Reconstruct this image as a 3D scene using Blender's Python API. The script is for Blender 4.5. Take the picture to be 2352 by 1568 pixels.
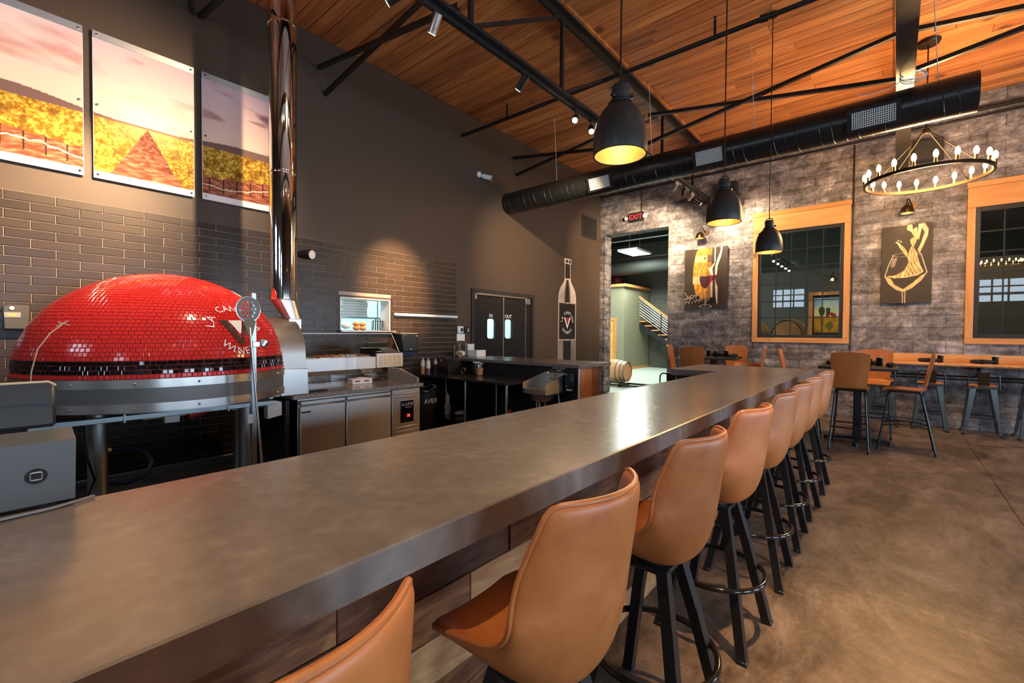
import bpy, math, random
import numpy as np
from mathutils import Vector, Matrix
for o in list(bpy.data.objects): bpy.data.objects.remove(o)
SC = bpy.context.scene
COL = SC.collection
RN = random.Random(11)
PI = math.pi
# ------------------------------------------------------------------ camera
YAW, PITCH, ROLL = 0.707965, 0.019423, -0.0067755
cam = bpy.data.cameras.new('camera'); camo = bpy.data.objects.new('camera', cam); COL.objects.link(camo)
_F = Vector((-math.sin(YAW), math.cos(YAW), 0)); _R = Vector((math.cos(YAW), math.sin(YAW), 0)); _D = Vector((0, 0, -1))
_F2 = math.cos(PITCH)*_F + math.sin(PITCH)*_D; _D2 = math.cos(PITCH)*_D - math.sin(PITCH)*_F
_R3 = math.cos(ROLL)*_R + math.sin(ROLL)*_D2; _D3 = math.cos(ROLL)*_D2 - math.sin(ROLL)*_R
mw = Matrix((_R3, -_D3, -_F2)).transposed().to_4x4(); mw.translation = (0, 0, 1.5)
camo.matrix_world = mw
cam.sensor_width = 36; cam.lens = 1027.58*36/2352; cam.clip_start = .02; cam.clip_end = 200
SC.camera = camo
# ------------------------------------------------------------------ view, world
SC.view_settings.view_transform = 'Standard'; SC.view_settings.look = 'None'
SC.view_settings.gamma = 1; SC.view_settings.use_curve_mapping = False
SC.view_settings.exposure = 0.5
W = bpy.data.worlds.new('sky'); SC.world = W; W.use_nodes = True
bg = W.node_tree.nodes['Background']; bg.inputs[0].default_value = (.55, .72, 1, 1); bg.inputs[1].default_value = .8
# ------------------------------------------------------------------ daylight through the side and front windows
def area(name, loc, rot, sx, sy, power, col):
    l = bpy.data.lights.new(name, 'AREA'); l.shape = 'RECTANGLE'; l.size = sx; l.size_y = sy; l.energy = power; l.color = col
    o = bpy.data.objects.new(name, l); o.location = loc; o.rotation_euler = rot; COL.objects.link(o); return o
SIDE_WIN = [(-2.2, -.4), (1.0, 2.8), (4.2, 6.0), (7.4, 9.2)]
for a, b in SIDE_WIN:
    area('daylight', (6.75, (a+b)/2, 1.5), (0, PI/2, 0), 2.2, b-a, 190, (.60, .79, 1))
FRONT_WIN = [(-4.4, -3.12), (-.9, .38), (2.25, 3.5)]
for a, b in FRONT_WIN:
    area('daylight', ((a+b)/2, -3.75, 3.17), (PI/2, 0, 0), b-a, .86, 40, (.66, .83, 1))
# ------------------------------------------------------------------ mesh helper
class MB:
    def __init__(s): s.v = []; s.f = []
    def add(s, v, f):
        n = len(s.v); s.v += [tuple(p) for p in v]; s.f += [tuple(i+n for i in q) for q in f]; return s
    def box(s, x0, y0, z0, x1, y1, z1, b=0):
        if x0 > x1: x0, x1 = x1, x0
        if y0 > y1: y0, y1 = y1, y0
        if z0 > z1: z0, z1 = z1, z0
        if b <= 0:
            v = [(x, y, z) for x in (x0, x1) for y in (y0, y1) for z in (z0, z1)]
            return s.add(v, [(0,1,3,2),(4,6,7,5),(0,4,5,1),(2,3,7,6),(0,2,6,4),(1,5,7,3)])
        b = min(b, (x1-x0)*.49, (y1-y0)*.49, (z1-z0)*.49)
        lo = (x0, y0, z0); hi = (x1, y1, z1); c = [(lo[i]+hi[i])/2 for i in range(3)]
        idx = {}; v = []
        for sx in (0, 1):
            for sy in (0, 1):
                for sz in (0, 1):
                    S = (sx, sy, sz)
                    for ax in range(3):
                        p = []
                        for k in range(3):
                            e = hi[k] if S[k] else lo[k]
                            if k != ax: e += -b if S[k] else b
                            p.append(e)
                        idx[(S, ax)] = len(v); v.append(p)
        F = []
        for ax in range(3):
            o1, o2 = [k for k in range(3) if k != ax]
            for sd in (0, 1):
                q = []
                for a, bb in ((0,0),(1,0),(1,1),(0,1)):
                    S = [0,0,0]; S[ax] = sd; S[o1] = a; S[o2] = bb; q.append(idx[(tuple(S), ax)])
                F.append(q)
        for ax in range(3):
            o1, o2 = [k for k in range(3) if k != ax]
            for a in (0, 1):
                for bb in (0, 1):
                    S0 = [0,0,0]; S0[o1] = a; S0[o2] = bb; S1 = list(S0); S1[ax] = 1
                    S0 = tuple(S0); S1 = tuple(S1)
                    F.append([idx[(S0,o1)], idx[(S1,o1)], idx[(S1,o2)], idx[(S0,o2)]])
        for sx in (0,1):
            for sy in (0,1):
                for sz in (0,1):
                    S = (sx,sy,sz); F.append([idx[(S,0)], idx[(S,1)], idx[(S,2)]])
        out = []
        for q in F:
            p = [Vector(v[i]) for i in q]; n = (p[1]-p[0]).cross(p[2]-p[0]); m = sum(p, Vector())/len(p) - Vector(c)
            out.append(q if n.dot(m) > 0 else q[::-1])
        return s.add(v, out)
    def cyl(s, p0, p1, r0, r1=None, n=16, caps=True):
        r1 = r0 if r1 is None else r1
        p0 = Vector(p0); p1 = Vector(p1); d = (p1-p0).normalized()
        a = d.orthogonal().normalized(); b = d.cross(a)
        v = []
        for p, r in ((p0, r0), (p1, r1)):
            for i in range(n):
                t = 2*PI*i/n; v.append(p + (a*math.cos(t)+b*math.sin(t))*r)
        f = [(i, (i+1) % n, n+(i+1) % n, n+i) for i in range(n)]
        if caps: f += [tuple(range(n))[::-1], tuple(range(n, 2*n))]
        return s.add(v, f)
    def tube(s, pts, r, n=8, closed=False, caps=True):
        P = [Vector(p) for p in pts]; m = len(P)
        T = []
        for i in range(m):
            if closed: t = P[(i+1) % m]-P[i-1]
            else: t = P[min(i+1, m-1)]-P[max(i-1, 0)]
            T.append(t.normalized())
        a = T[0].orthogonal().normalized(); v = []
        for i in range(m):
            a = (a - T[i]*a.dot(T[i])).normalized(); b = T[i].cross(a)
            rr = r[i] if isinstance(r, (list, tuple)) else r
            for k in range(n):
                t = 2*PI*k/n; v.append(P[i]+(a*math.cos(t)+b*math.sin(t))*rr)
        f = []
        for i in range(m if closed else m-1):
            j = (i+1) % m
            for k in range(n): f.append((i*n+k, i*n+(k+1) % n, j*n+(k+1) % n, j*n+k))
        if not closed and caps: f += [tuple(range(n))[::-1], tuple(range((m-1)*n, m*n))]
        return s.add(v, f)
    def lathe(s, prof, c=(0,0,0), n=32, axis=2, closed=False):
        # prof: (radius, height) list
        v = []; f = []; m = len(prof)
        for r, h in prof:
            for i in range(n):
                t = 2*PI*i/n; p = [r*math.cos(t), r*math.sin(t), h]
                if axis == 0: p = [p[2], p[0], p[1]]
                elif axis == 1: p = [p[1], p[2], p[0]]
                v.append((p[0]+c[0], p[1]+c[1], p[2]+c[2]))
        for j in range(m if closed else m-1):
            k = (j+1) % m
            for i in range(n): f.append((j*n+i, j*n+(i+1) % n, k*n+(i+1) % n, k*n+i))
        return s.add(v, f)
    def prism(s, poly, axis, a0, a1):
        # poly in the two remaining axes (in order), extruded along axis
        n = len(poly); v = []
        for a in (a0, a1):
            for p, q in poly:
                v.append({0: (a, p, q), 1: (p, a, q), 2: (p, q, a)}[axis])
        ar = sum(poly[i][0]*poly[(i+1) % n][1]-poly[(i+1) % n][0]*poly[i][1] for i in range(n))
        if axis == 1: ar = -ar
        if a1 < a0: ar = -ar
        f = [(i, (i+1) % n, n+(i+1) % n, n+i) for i in range(n)] + [tuple(range(n))[::-1], tuple(range(n, 2*n))]
        if ar < 0: f = [q[::-1] for q in f]
        return s.add(v, f)
    def sphere(s, c, r, nu=16, nv=10, sc=(1,1,1)):
        v = [(c[0], c[1], c[2]-r*sc[2])]; f = []
        for j in range(1, nv):
            t = -PI/2+PI*j/nv
            for i in range(nu):
                a = 2*PI*i/nu
                v.append((c[0]+r*sc[0]*math.cos(t)*math.cos(a), c[1]+r*sc[1]*math.cos(t)*math.sin(a), c[2]+r*sc[2]*math.sin(t)))
        v.append((c[0], c[1], c[2]+r*sc[2])); L = len(v)-1
        for i in range(nu): f.append((0, 1+(i+1) % nu, 1+i)); f.append((L, L-nu+i, L-nu+(i+1) % nu))
        for j in range(nv-2):
            for i in range(nu): f.append((1+j*nu+i, 1+j*nu+(i+1) % nu, 1+(j+1)*nu+(i+1) % nu, 1+(j+1)*nu+i))
        return s.add(v, f)
    def grid(s, fn, nu, nv):
        v = [fn(i/nu, j/nv) for j in range(nv+1) for i in range(nu+1)]
        f = [(j*(nu+1)+i, j*(nu+1)+i+1, (j+1)*(nu+1)+i+1, (j+1)*(nu+1)+i) for j in range(nv) for i in range(nu)]
        return s.add(v, f)
    def xf(s, mat): s.v = [tuple(mat @ Vector(p)) for p in s.v]; return s
    def bar(s, p0, p1, w, h):
        # rectangular bar between two points
        p0 = Vector(p0); p1 = Vector(p1); d = (p1-p0).normalized()
        up = Vector((0,0,1)) if abs(d.z) < .95 else Vector((1,0,0))
        a = d.cross(up).normalized()*(w/2); b = a.normalized().cross(d)*(h/2)
        v = [p+q for p in (p0, p1) for q in (-a-b, a-b, a+b, -a+b)]
        return s.add(v, [(0,1,5,4),(1,2,6,5),(2,3,7,6),(3,0,4,7),(0,3,2,1),(4,5,6,7)])
    def mesh(s, name, mat, smooth=40):
        me = bpy.data.meshes.new(name); me.from_pydata(s.v, [], s.f); me.update()
        if smooth:
            me.polygons.foreach_set('use_smooth', [True]*len(me.polygons)); me.set_sharp_from_angle(angle=math.radians(smooth))
        if mat is not None: me.materials.append(mat)
        return me
XF = {}
def tag(o, label=None, cat=None, group=None, kind=None):
    if label: o['label'] = label
    if cat: o['category'] = cat
    if group: o['group'] = group
    if kind: o['kind'] = kind
    return o
def thing(name, label, cat, loc=(0,0,0), rz=0, group=None, kind=None):
    o = bpy.data.objects.new(name, None); COL.objects.link(o); o.empty_display_size = .1
    o.location = loc; o.rotation_euler = (0, 0, rz)
    XF[o.name] = Matrix.Translation(loc) @ Matrix.Rotation(rz, 4, 'Z')
    return tag(o, label, cat, group, kind)
def part(name, mb, mat, parent, w=False, smooth=40, label=None, kind=None):
    m = XF.get(parent.name, Matrix())
    if w: mb.xf(m.inverted())
    o = bpy.data.objects.new(name, mb.mesh(name, mat, smooth)); COL.objects.link(o); o.parent = parent
    XF[o.name] = m
    return tag(o, label, None, None, kind)
def solo(name, mb, mat, label=None, cat=None, group=None, kind=None, smooth=40):
    a = np.array(mb.v); lo = a.min(0); hi = a.max(0); c = ((lo[0]+hi[0])/2, (lo[1]+hi[1])/2, lo[2])
    if kind == 'structure': c = (0, 0, 0)
    mb.v = [(p[0]-c[0], p[1]-c[1], p[2]-c[2]) for p in mb.v]
    o = bpy.data.objects.new(name, mb.mesh(name, mat, smooth)); COL.objects.link(o); o.location = c
    XF[o.name] = Matrix.Translation(c)
    return tag(o, label, cat, group, kind)
def inst(name, me, parent, loc=(0,0,0), rot=(0,0,0)):
    o = bpy.data.objects.new(name, me); COL.objects.link(o); o.parent = parent; o.location = loc; o.rotation_euler = rot; return o
def dup(root, loc, rz=None, label=None, group=None):
    r = root.copy(); COL.objects.link(r); r.location = loc
    if rz is not None: r.rotation_euler = (0, 0, rz)
    XF[r.name] = Matrix.Translation(loc) @ Matrix.Rotation(r.rotation_euler.z, 4, 'Z')
    if label: r['label'] = label
    if group: r['group'] = group
    for ch in list(root.children):
        c = ch.copy(); COL.objects.link(c); c.parent = r
        for g in ch.children:
            d = g.copy(); COL.objects.link(d); d.parent = c
    return r
def text(name, body, size, o, u, w, mat, parent, arc=None, ext=.0008, fit=None, label=None):
    """flat lettering on a surface: o centre, u right, w up (world axes)"""
    u = Vector(u); w = Vector(w); n = u.cross(w); o = Vector(o)
    mb = MB()
    def glyph(ch):
        cu = bpy.data.curves.new('t', 'FONT'); cu.body = ch; cu.size = size; cu.align_x = 'CENTER'; cu.align_y = 'CENTER'; cu.extrude = ext; cu.resolution_u = 3
        ob = bpy.data.objects.new('t', cu); COL.objects.link(ob)
        me = bpy.data.meshes.new_from_object(ob.evaluated_get(bpy.context.evaluated_depsgraph_get()))
        v = [tuple(q.co) for q in me.vertices]; f = [tuple(p.vertices) for p in me.polygons]
        bpy.data.objects.remove(ob); bpy.data.curves.remove(cu); bpy.data.meshes.remove(me)
        return v, f
    if arc is None:
        v, f = glyph(body)
        mb.add([o+u*p[0]+w*p[1]+n*(p[2]+ext) for p in v], f)
        if fit: mb.v = [tuple(fit(Vector(p))) for p in mb.v]
        return part(name, mb, mat, parent, w=True, smooth=0, label=label)
    rad, a0, a1, flip = arc
    k = len(body)
    for i, ch in enumerate(body):
        if ch == ' ': continue
        a = a0+(a1-a0)*i/(k-1); mb = MB()
        v, f = glyph(ch)
        cx, cy = rad*math.cos(a), rad*math.sin(a); r = a-PI/2 if not flip else a+PI/2
        co, si = math.cos(r), math.sin(r)
        mb.add([o+u*(cx+p[0]*co-p[1]*si)+w*(cy+p[0]*si+p[1]*co)+n*(p[2]+ext) for p in v], f)
        if fit: mb.v = [tuple(fit(Vector(p))) for p in mb.v]
        part('letter', mb, mat, parent, w=True, smooth=0)
# ------------------------------------------------------------------ materials
def newmat(name):
    m = bpy.data.materials.new(name); m.use_nodes = True
    return m, m.node_tree.nodes, m.node_tree.links, m.node_tree.nodes['Principled BSDF']
def c4(c): return (c[0], c[1], c[2], 1)
def plain(name, col, rough=.5, metal=0, spec=.5, bump=0, bscale=200, emit=None, es=0, coat=0, trans=0, ior=1.45, var=0, vscale=6, aniso=0):
    m, N, L, b = newmat(name)
    b.inputs['Base Color'].default_value = c4(col); b.inputs['Roughness'].default_value = rough; b.inputs['Metallic'].default_value = metal
    b.inputs['Specular IOR Level'].default_value = spec; b.inputs['Coat Weight'].default_value = coat
    b.inputs['Transmission Weight'].default_value = trans; b.inputs['IOR'].default_value = ior
    if emit: b.inputs['Emission Color'].default_value = c4(emit); b.inputs['Emission Strength'].default_value = es
    if bump or var:
        tc = N.new('ShaderNodeTexCoord'); nz = N.new('ShaderNodeTexNoise'); L.new(tc.outputs['Object'], nz.inputs['Vector'])
        if bump:
            nz.inputs['Scale'].default_value = bscale; nz.inputs['Detail'].default_value = 4
            bp = N.new('ShaderNodeBump'); bp.inputs['Strength'].default_value = bump; bp.inputs['Distance'].default_value = .01
            L.new(nz.outputs[0], bp.inputs['Height']); L.new(bp.outputs[0], b.inputs['Normal'])
        if var:
            n2 = N.new('ShaderNodeTexNoise'); n2.inputs['Scale'].default_value = vscale; n2.inputs['Detail'].default_value = 5
            L.new(tc.outputs['Object'], n2.inputs['Vector'])
            mx = N.new('ShaderNodeMix'); mx.data_type = 'RGBA'
            mx.inputs[6].default_value = c4([k*(1-var) for k in col]); mx.inputs[7].default_value = c4([min(1, k*(1+var)) for k in col])
            L.new(n2.outputs[0], mx.inputs[0]); L.new(mx.outputs[2], b.inputs['Base Color'])
    return m
def ramp(N, stops):
    r = N.new('ShaderNodeValToRGB'); e = r.color_ramp.elements
    while len(e) > 1: e.remove(e[-1])
    e[0].position = stops[0][0]; e[0].color = c4(stops[0][1])
    for p, c in stops[1:]:
        k = e.new(p); k.color = c4(c)
    return r
def math_(N, op, a, b=None):
    m = N.new('ShaderNodeMath'); m.operation = op
    for i, x in enumerate((a, b)):
        if x is None: continue
        if isinstance(x, (int, float)): m.inputs[i].default_value = x
        else: m.id_data.links.new(x, m.inputs[i])
    return m.outputs[0]
def noise(N, L, vec, scale, detail=5, rough=.55, dist=0, mapscale=None):
    if mapscale:
        mp = N.new('ShaderNodeMapping'); mp.inputs['Scale'].default_value = mapscale; L.new(vec, mp.inputs['Vector']); vec = mp.outputs[0]
    n = N.new('ShaderNodeTexNoise'); n.inputs['Scale'].default_value = scale; n.inputs['Detail'].default_value = detail
    n.inputs['Roughness'].default_value = rough; n.inputs['Distortion'].default_value = dist; L.new(vec, n.inputs['Vector'])
    return n.outputs[0]
def mixc(N, L, fac, a, b, mode='MIX'):
    x = N.new('ShaderNodeMix'); x.data_type = 'RGBA'; x.blend_type = mode
    for i, k in ((0, fac), (6, a), (7, b)):
        if isinstance(k, (int, float)): x.inputs[i].default_value = k
        elif isinstance(k, (tuple, list)): x.inputs[i].default_value = c4(k)
        else: L.new(k, x.inputs[i])
    return x.outputs[2]
def woodmat(name, stops, mapscale, rough=.5, rnd=.5, knots=0, bump=.15, coat=0, dist=1.2):
    """grain along the axis with the small map scale; each object gets its own tone"""
    m, N, L, b = newmat(name)
    tc = N.new('ShaderNodeTexCoord'); oi = N.new('ShaderNodeObjectInfo')
    off = N.new('ShaderNodeVectorMath'); off.operation = 'ADD'
    sc = math_(N, 'MULTIPLY', oi.outputs['Random'], 37.0)
    cb = N.new('ShaderNodeCombineXYZ')
    for i in range(3): L.new(sc, cb.inputs[i])
    L.new(tc.outputs['Object'], off.inputs[0]); L.new(cb.outputs[0], off.inputs[1])
    v = off.outputs[0]
    g = noise(N, L, v, 1.0, 8, .62, dist, mapscale)
    big = noise(N, L, v, .35, 3, .5, .4, [k*.8 for k in mapscale])
    f = math_(N, 'ADD', math_(N, 'MULTIPLY', g, .62), math_(N, 'MULTIPLY', big, .38))
    f = math_(N, 'ADD', f, math_(N, 'MULTIPLY', math_(N, 'SUBTRACT', oi.outputs['Random'], .5), rnd))
    r = ramp(N, stops); L.new(f, r.inputs[0]); col = r.outputs[0]
    if knots:
        vo = N.new('ShaderNodeTexVoronoi'); vo.inputs['Scale'].default_value = knots; L.new(v, vo.inputs['Vector'])
        k = ramp(N, [(0, (0,0,0)), (.05, (.15,.15,.15)), (.12, (1,1,1))]); L.new(vo.outputs['Distance'], k.inputs[0])
        col = mixc(N, L, .8, col, k.outputs[0], 'MULTIPLY')
    L.new(col, b.inputs['Base Color']); b.inputs['Roughness'].default_value = rough; b.inputs['Coat Weight'].default_value = coat
    if bump:
        bp = N.new('ShaderNodeBump'); bp.inputs['Strength'].default_value = bump; bp.inputs['Distance'].default_value = .004
        L.new(g, bp.inputs['Height']); L.new(bp.outputs[0], b.inputs['Normal'])
    return m
def vcol(name, rough=.5, spec=.4, es=0):
    m, N, L, b = newmat(name); a = N.new('ShaderNodeVertexColor'); a.layer_name = 'Col'
    L.new(a.outputs[0], b.inputs['Base Color']); b.inputs['Roughness'].default_value = rough; b.inputs['Specular IOR Level'].default_value = spec
    if es: L.new(a.outputs[0], b.inputs['Emission Color']); b.inputs['Emission Strength'].default_value = es
    return m
def glassmat(name, tint=(1,1,1), refl=1.0, rough=.0):
    m, N, L, b = newmat(name); N.remove(b)
    t = N.new('ShaderNodeBsdfTransparent'); t.inputs[0].default_value = c4(tint)
    g = N.new('ShaderNodeBsdfGlossy'); g.inputs['Roughness'].default_value = rough
    fr = N.new('ShaderNodeFresnel'); fr.inputs[0].default_value = 1.5
    x = N.new('ShaderNodeMixShader'); ge = N.new('ShaderNodeNewGeometry'); L.new(math_(N, 'MULTIPLY', math_(N, 'MULTIPLY', fr.outputs[0], refl), math_(N, 'SUBTRACT', 1.0, ge.outputs['Backfacing'])), x.inputs[0]); L.new(t.outputs[0], x.inputs[1]); L.new(g.outputs[0], x.inputs[2])
    L.new(x.outputs[0], N['Material Output'].inputs[0]); return m
def mat_floor():
    m, N, L, b = newmat('stained_concrete'); g = N.new('ShaderNodeNewGeometry'); P = g.outputs['Position']
    n1 = noise(N, L, P, 1.1, 10, .74, 1.4); n2 = noise(N, L, P, 9, 10, .78, 2.2, (1, .6, 1)); n3 = noise(N, L, P, 2.4, 10, .76, 1.8, (1, .4, 1))
    f = math_(N, 'ADD', math_(N, 'MULTIPLY', n1, .4), math_(N, 'ADD', math_(N, 'MULTIPLY', n2, .25), math_(N, 'MULTIPLY', n3, .35)))
    r = ramp(N, [(.38, (.022, .016, .012)), (.46, (.072, .052, .041)), (.52, (.128, .097, .079)), (.58, (.19, .149, .125)), (.68, (.30, .25, .215))]); L.new(f, r.inputs[0])
    L.new(r.outputs[0], b.inputs['Base Color'])
    rr = N.new('ShaderNodeMapRange'); L.new(n2, rr.inputs[0]); rr.inputs[3].default_value = .3; rr.inputs[4].default_value = .55; L.new(rr.outputs[0], b.inputs['Roughness'])
    b.inputs['Specular IOR Level'].default_value = .35
    bp = N.new('ShaderNodeBump'); bp.inputs['Strength'].default_value = .05; L.new(n2, bp.inputs['Height']); L.new(bp.outputs[0], b.inputs['Normal'])
    return m
def mat_block():
    m, N, L, b = newmat('washed_block'); g = N.new('ShaderNodeNewGeometry'); P = g.outputs['Position']; oi = N.new('ShaderNodeObjectInfo')
    n1 = noise(N, L, P, 2.6, 8, .7, .6); n2 = noise(N, L, P, 11, 6, .75, .8); n3 = noise(N, L, P, 3, 6, .7, .4, (.5, 1, 2.6))
    f = math_(N, 'ADD', math_(N, 'MULTIPLY', n1, .38), math_(N, 'ADD', math_(N, 'MULTIPLY', n2, .3), math_(N, 'MULTIPLY', n3, .32)))
    f = math_(N, 'ADD', f, math_(N, 'MULTIPLY', math_(N, 'SUBTRACT', oi.outputs['Random'], .5), .025))
    r = ramp(N, [(.37, (.026, .023, .024)), (.45, (.085, .077, .080)), (.51, (.17, .154, .16)), (.565, (.30, .275, .28)), (.65, (.66, .62, .62))]); L.new(f, r.inputs[0])
    L.new(r.outputs[0], b.inputs['Base Color']); b.inputs['Roughness'].default_value = .62
    bp = N.new('ShaderNodeBump'); bp.inputs['Strength'].default_value = .5; bp.inputs['Distance'].default_value = .012; L.new(n2, bp.inputs['Height']); L.new(bp.outputs[0], b.inputs['Normal'])
    return m
def mat_quartz(name, base):
    m, N, L, b = newmat(name); g = N.new('ShaderNodeNewGeometry'); P = g.outputs['Position']
    n1 = noise(N, L, P, 6, 4, .55, .3); n2 = noise(N, L, P, 24, 2, .5, 0)
    f = math_(N, 'ADD', math_(N, 'MULTIPLY', n1, .55), math_(N, 'MULTIPLY', n2, .45))
    r = ramp(N, [(.35, [k*.82 for k in base]), (.55, base), (.64, [k*1.18 for k in base]), (.75, [k*1.45 for k in base])]); L.new(f, r.inputs[0])
    L.new(r.outputs[0], b.inputs['Base Color']); b.inputs['Roughness'].default_value = .24; b.inputs['Specular IOR Level'].default_value = .6
    return m
def mat_granite():
    m, N, L, b = newmat('speckled_granite'); tc = N.new('ShaderNodeTexCoord')
    vo = N.new('ShaderNodeTexVoronoi'); vo.inputs['Scale'].default_value = 230; L.new(tc.outputs['Object'], vo.inputs['Vector'])
    bw = N.new('ShaderNodeSeparateColor'); L.new(vo.outputs['Color'], bw.inputs[0])
    r = ramp(N, [(0, (.06, .05, .045)), (.10, (.16, .13, .115)), (.22, (.32, .265, .23)), (.6, (.42, .36, .32)), (.85, (.55, .49, .44))]); r.color_ramp.interpolation = 'CONSTANT'
    L.new(bw.outputs[0], r.inputs[0]); L.new(r.outputs[0], b.inputs['Base Color']); b.inputs['Roughness'].default_value = .12; return m
def mat_steel(name, col=(.70, .68, .66), rough=.27, scale=(1, 1, 1), aniso=0):
    m, N, L, b = newmat(name); tc = N.new('ShaderNodeTexCoord')
    n1 = noise(N, L, tc.outputs['Object'], 2.2, 2, .5, .6, scale)
    b.inputs['Base Color'].default_value = c4(col); b.inputs['Metallic'].default_value = 1; b.inputs['Roughness'].default_value = rough
    bp = N.new('ShaderNodeBump'); bp.inputs['Strength'].default_value = .25; bp.inputs['Distance'].default_value = .01; L.new(n1, bp.inputs['Height']); L.new(bp.outputs[0], b.inputs['Normal'])
    if aniso:
        tg = N.new('ShaderNodeTangent'); tg.direction_type = 'RADIAL'; tg.axis = 'Z'; L.new(tg.outputs[0], b.inputs['Tangent'])
        b.inputs['Anisotropic'].default_value = aniso; b.inputs['Anisotropic Rotation'].default_value = .25
    return m
def mat_leather():
    m, N, L, b = newmat('tan_leather'); tc = N.new('ShaderNodeTexCoord')
    n1 = noise(N, L, tc.outputs['Object'], 6, 6, .6, .6); n2 = noise(N, L, tc.outputs['Object'], 260, 3, .5)
    r = ramp(N, [(.3, (.34, .096, .024)), (.55, (.45, .145, .039)), (.75, (.54, .19, .062))]); L.new(n1, r.inputs[0]); L.new(r.outputs[0], b.inputs['Base Color'])
    b.inputs['Roughness'].default_value = .42; b.inputs['Specular IOR Level'].default_value = .45
    bp = N.new('ShaderNodeBump'); bp.inputs['Strength'].default_value = .06; bp.inputs['Distance'].default_value = .002; L.new(n2, bp.inputs['Height']); L.new(bp.outputs[0], b.inputs['Normal'])
    return m
def mat_tile(name, col, rough, jitter=.3, spec=.5):
    m, N, L, b = newmat(name); oi = N.new('ShaderNodeObjectInfo'); g = N.new('ShaderNodeNewGeometry')
    n = noise(N, L, g.outputs['Position'], 3, 3)
    f = math_(N, 'ADD', math_(N, 'MULTIPLY', oi.outputs['Random'], .6), math_(N, 'MULTIPLY', n, .4))
    L.new(mixc(N, L, f, [k*(1-jitter) for k in col], [k*(1+jitter) for k in col]), b.inputs['Base Color']); b.inputs['Roughness'].default_value = rough; b.inputs['Specular IOR Level'].default_value = spec
    return m
T = {}
T['paint'] = plain('dark_brown_paint', (.066, .043, .029), .48, spec=.4, bump=.04, bscale=90)
T['paint_black'] = plain('black_paint', (.012, .011, .012), .35, spec=.4)
T['tile'] = mat_tile('black_satin_tile', (.034, .021, .014), .32, spec=.34)
T['grout'] = plain('taupe_grout', (.36, .30, .25), .9)
T['floor'] = mat_floor()
T['block'] = mat_block()
T['mortar'] = plain('dark_mortar', (.035, .032, .033), .9)
T['plank'] = woodmat('ceiling_wood', [(.30, (.10, .029, .008)), (.44, (.32, .104, .028)), (.56, (.49, .18, .050)), (.72, (.68, .29, .09))], (.7, 12, 12), .5, .13, 1.3, .14)
T['pine'] = woodmat('pine_trim', [(.2, (.30, .115, .032)), (.45, (.47, .205, .062)), (.7, (.60, .31, .115))], (2, 2, 2), .45, .12, 1.4, .05)
T['pine_h'] = woodmat('pine_trim_h', [(.2, (.30, .115, .032)), (.45, (.47, .205, .062)), (.7, (.60, .31, .115))], (.8, 8, 8), .45, .12, 1.2, .05)
T['pine_v'] = woodmat('pine_trim_v', [(.2, (.30, .115, .032)), (.45, (.47, .205, .062)), (.7, (.60, .31, .115))], (8, 8, .8), .45, .12, 1.2, .05)
T['walnut'] = woodmat('bar_front_wood', [(.16, (.025, .009, .005)), (.36, (.11, .038, .016)), (.50, (.25, .092, .034)), (.60, (.40, .175, .070)), (.80, (.54, .29, .13))], (8, 2.2, 14), .42, .5, 0, .1, dist=2.8)
T['walnut_v'] = woodmat('end_panel_wood', [(.12, (.07, .02, .008)), (.4, (.22, .07, .026)), (.62, (.42, .17, .07)), (.88, (.62, .36, .19))], (9, 9, 1.2), .42, .4, 0, .1, dist=2.0)
T['quartz'] = mat_quartz('grey_quartz', (.178, .148, .132))
T['granite'] = mat_granite()
T['leather'] = mat_leather()
T['black_metal'] = plain('black_metal', (.012, .012, .013), .34, spec=.5)
T['black_matte'] = plain('black_matte', (.018, .017, .017), .6)
T['shade_black'] = plain('satin_black_shade', (.022, .018, .016), .4, spec=.5)
T['black_duct'] = plain('black_duct_paint', (.010, .010, .011), .3, spec=.6)
T['black_gloss'] = plain('black_gloss', (.008, .008, .009), .12, spec=.6)
T['truss'] = plain('black_truss_paint', (.012, .010, .010), .38, spec=.5)
T['steel'] = mat_steel('brushed_steel', (.62, .59, .56), .36, (1, 1, .6), .6)
T['steel_h'] = mat_steel('brushed_steel_door', (.66, .64, .62), .40, (2, 5, .5), .8)
T['steel_grey'] = plain('grey_skirt_paint', (.17, .16, .155), .42, metal=.3)
T['galv'] = mat_steel('galvanised_steel', (.42, .46, .48), .42, (2, 2, 2))
T['chrome'] = plain('polished_flue_steel', (.72, .70, .68), .05, 1)
T['white_metal'] = plain('white_metal', (.75, .74, .72), .4)
T['gold'] = plain('gold_shade_lining', (.60, .36, .12), .5, .55)
T['bronze'] = plain('bronze_metal', (.07, .045, .026), .38, .9)
T['red_tile'] = mat_tile('red_mosaic', (.66, .030, .026), .13, .12)
T['black_tile'] = mat_tile('black_mosaic', (.006, .006, .007), .05, .2)
T['white_tile'] = plain('white_mosaic', (.85, .82, .78), .15)
T['char_tile'] = plain('charcoal_mosaic', (.05, .045, .042), .2)
T['dome_grout'] = plain('red_grout', (.42, .03, .02), .8)
T['white'] = plain('white_paint', (.8, .79, .76), .5)
T['paper'] = plain('paper', (.82, .80, .76), .8)
T['plastic_white'] = plain('white_plastic', (.7, .69, .66), .35)
T['black_plastic'] = plain('black_plastic', (.014, .014, .015), .4)
T['red'] = plain('red_plastic', (.5, .02, .02), .4)
T['ply'] = woodmat('bent_ply', [(.2, (.27, .075, .018)), (.5, (.38, .125, .032)), (.8, (.48, .18, .055))], (7, 7, .9), .32, .15, 0, .0, coat=.2)
T['galv_stool'] = plain('gunmetal', (.16, .18, .185), .27, 1)
T['seat_wood'] = woodmat('stool_seat_wood', [(.2, (.22, .07, .022)), (.6, (.42, .16, .055))], (6, 1, 6), .4, .2)
T['glass'] = glassmat('clear_glass')
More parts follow.
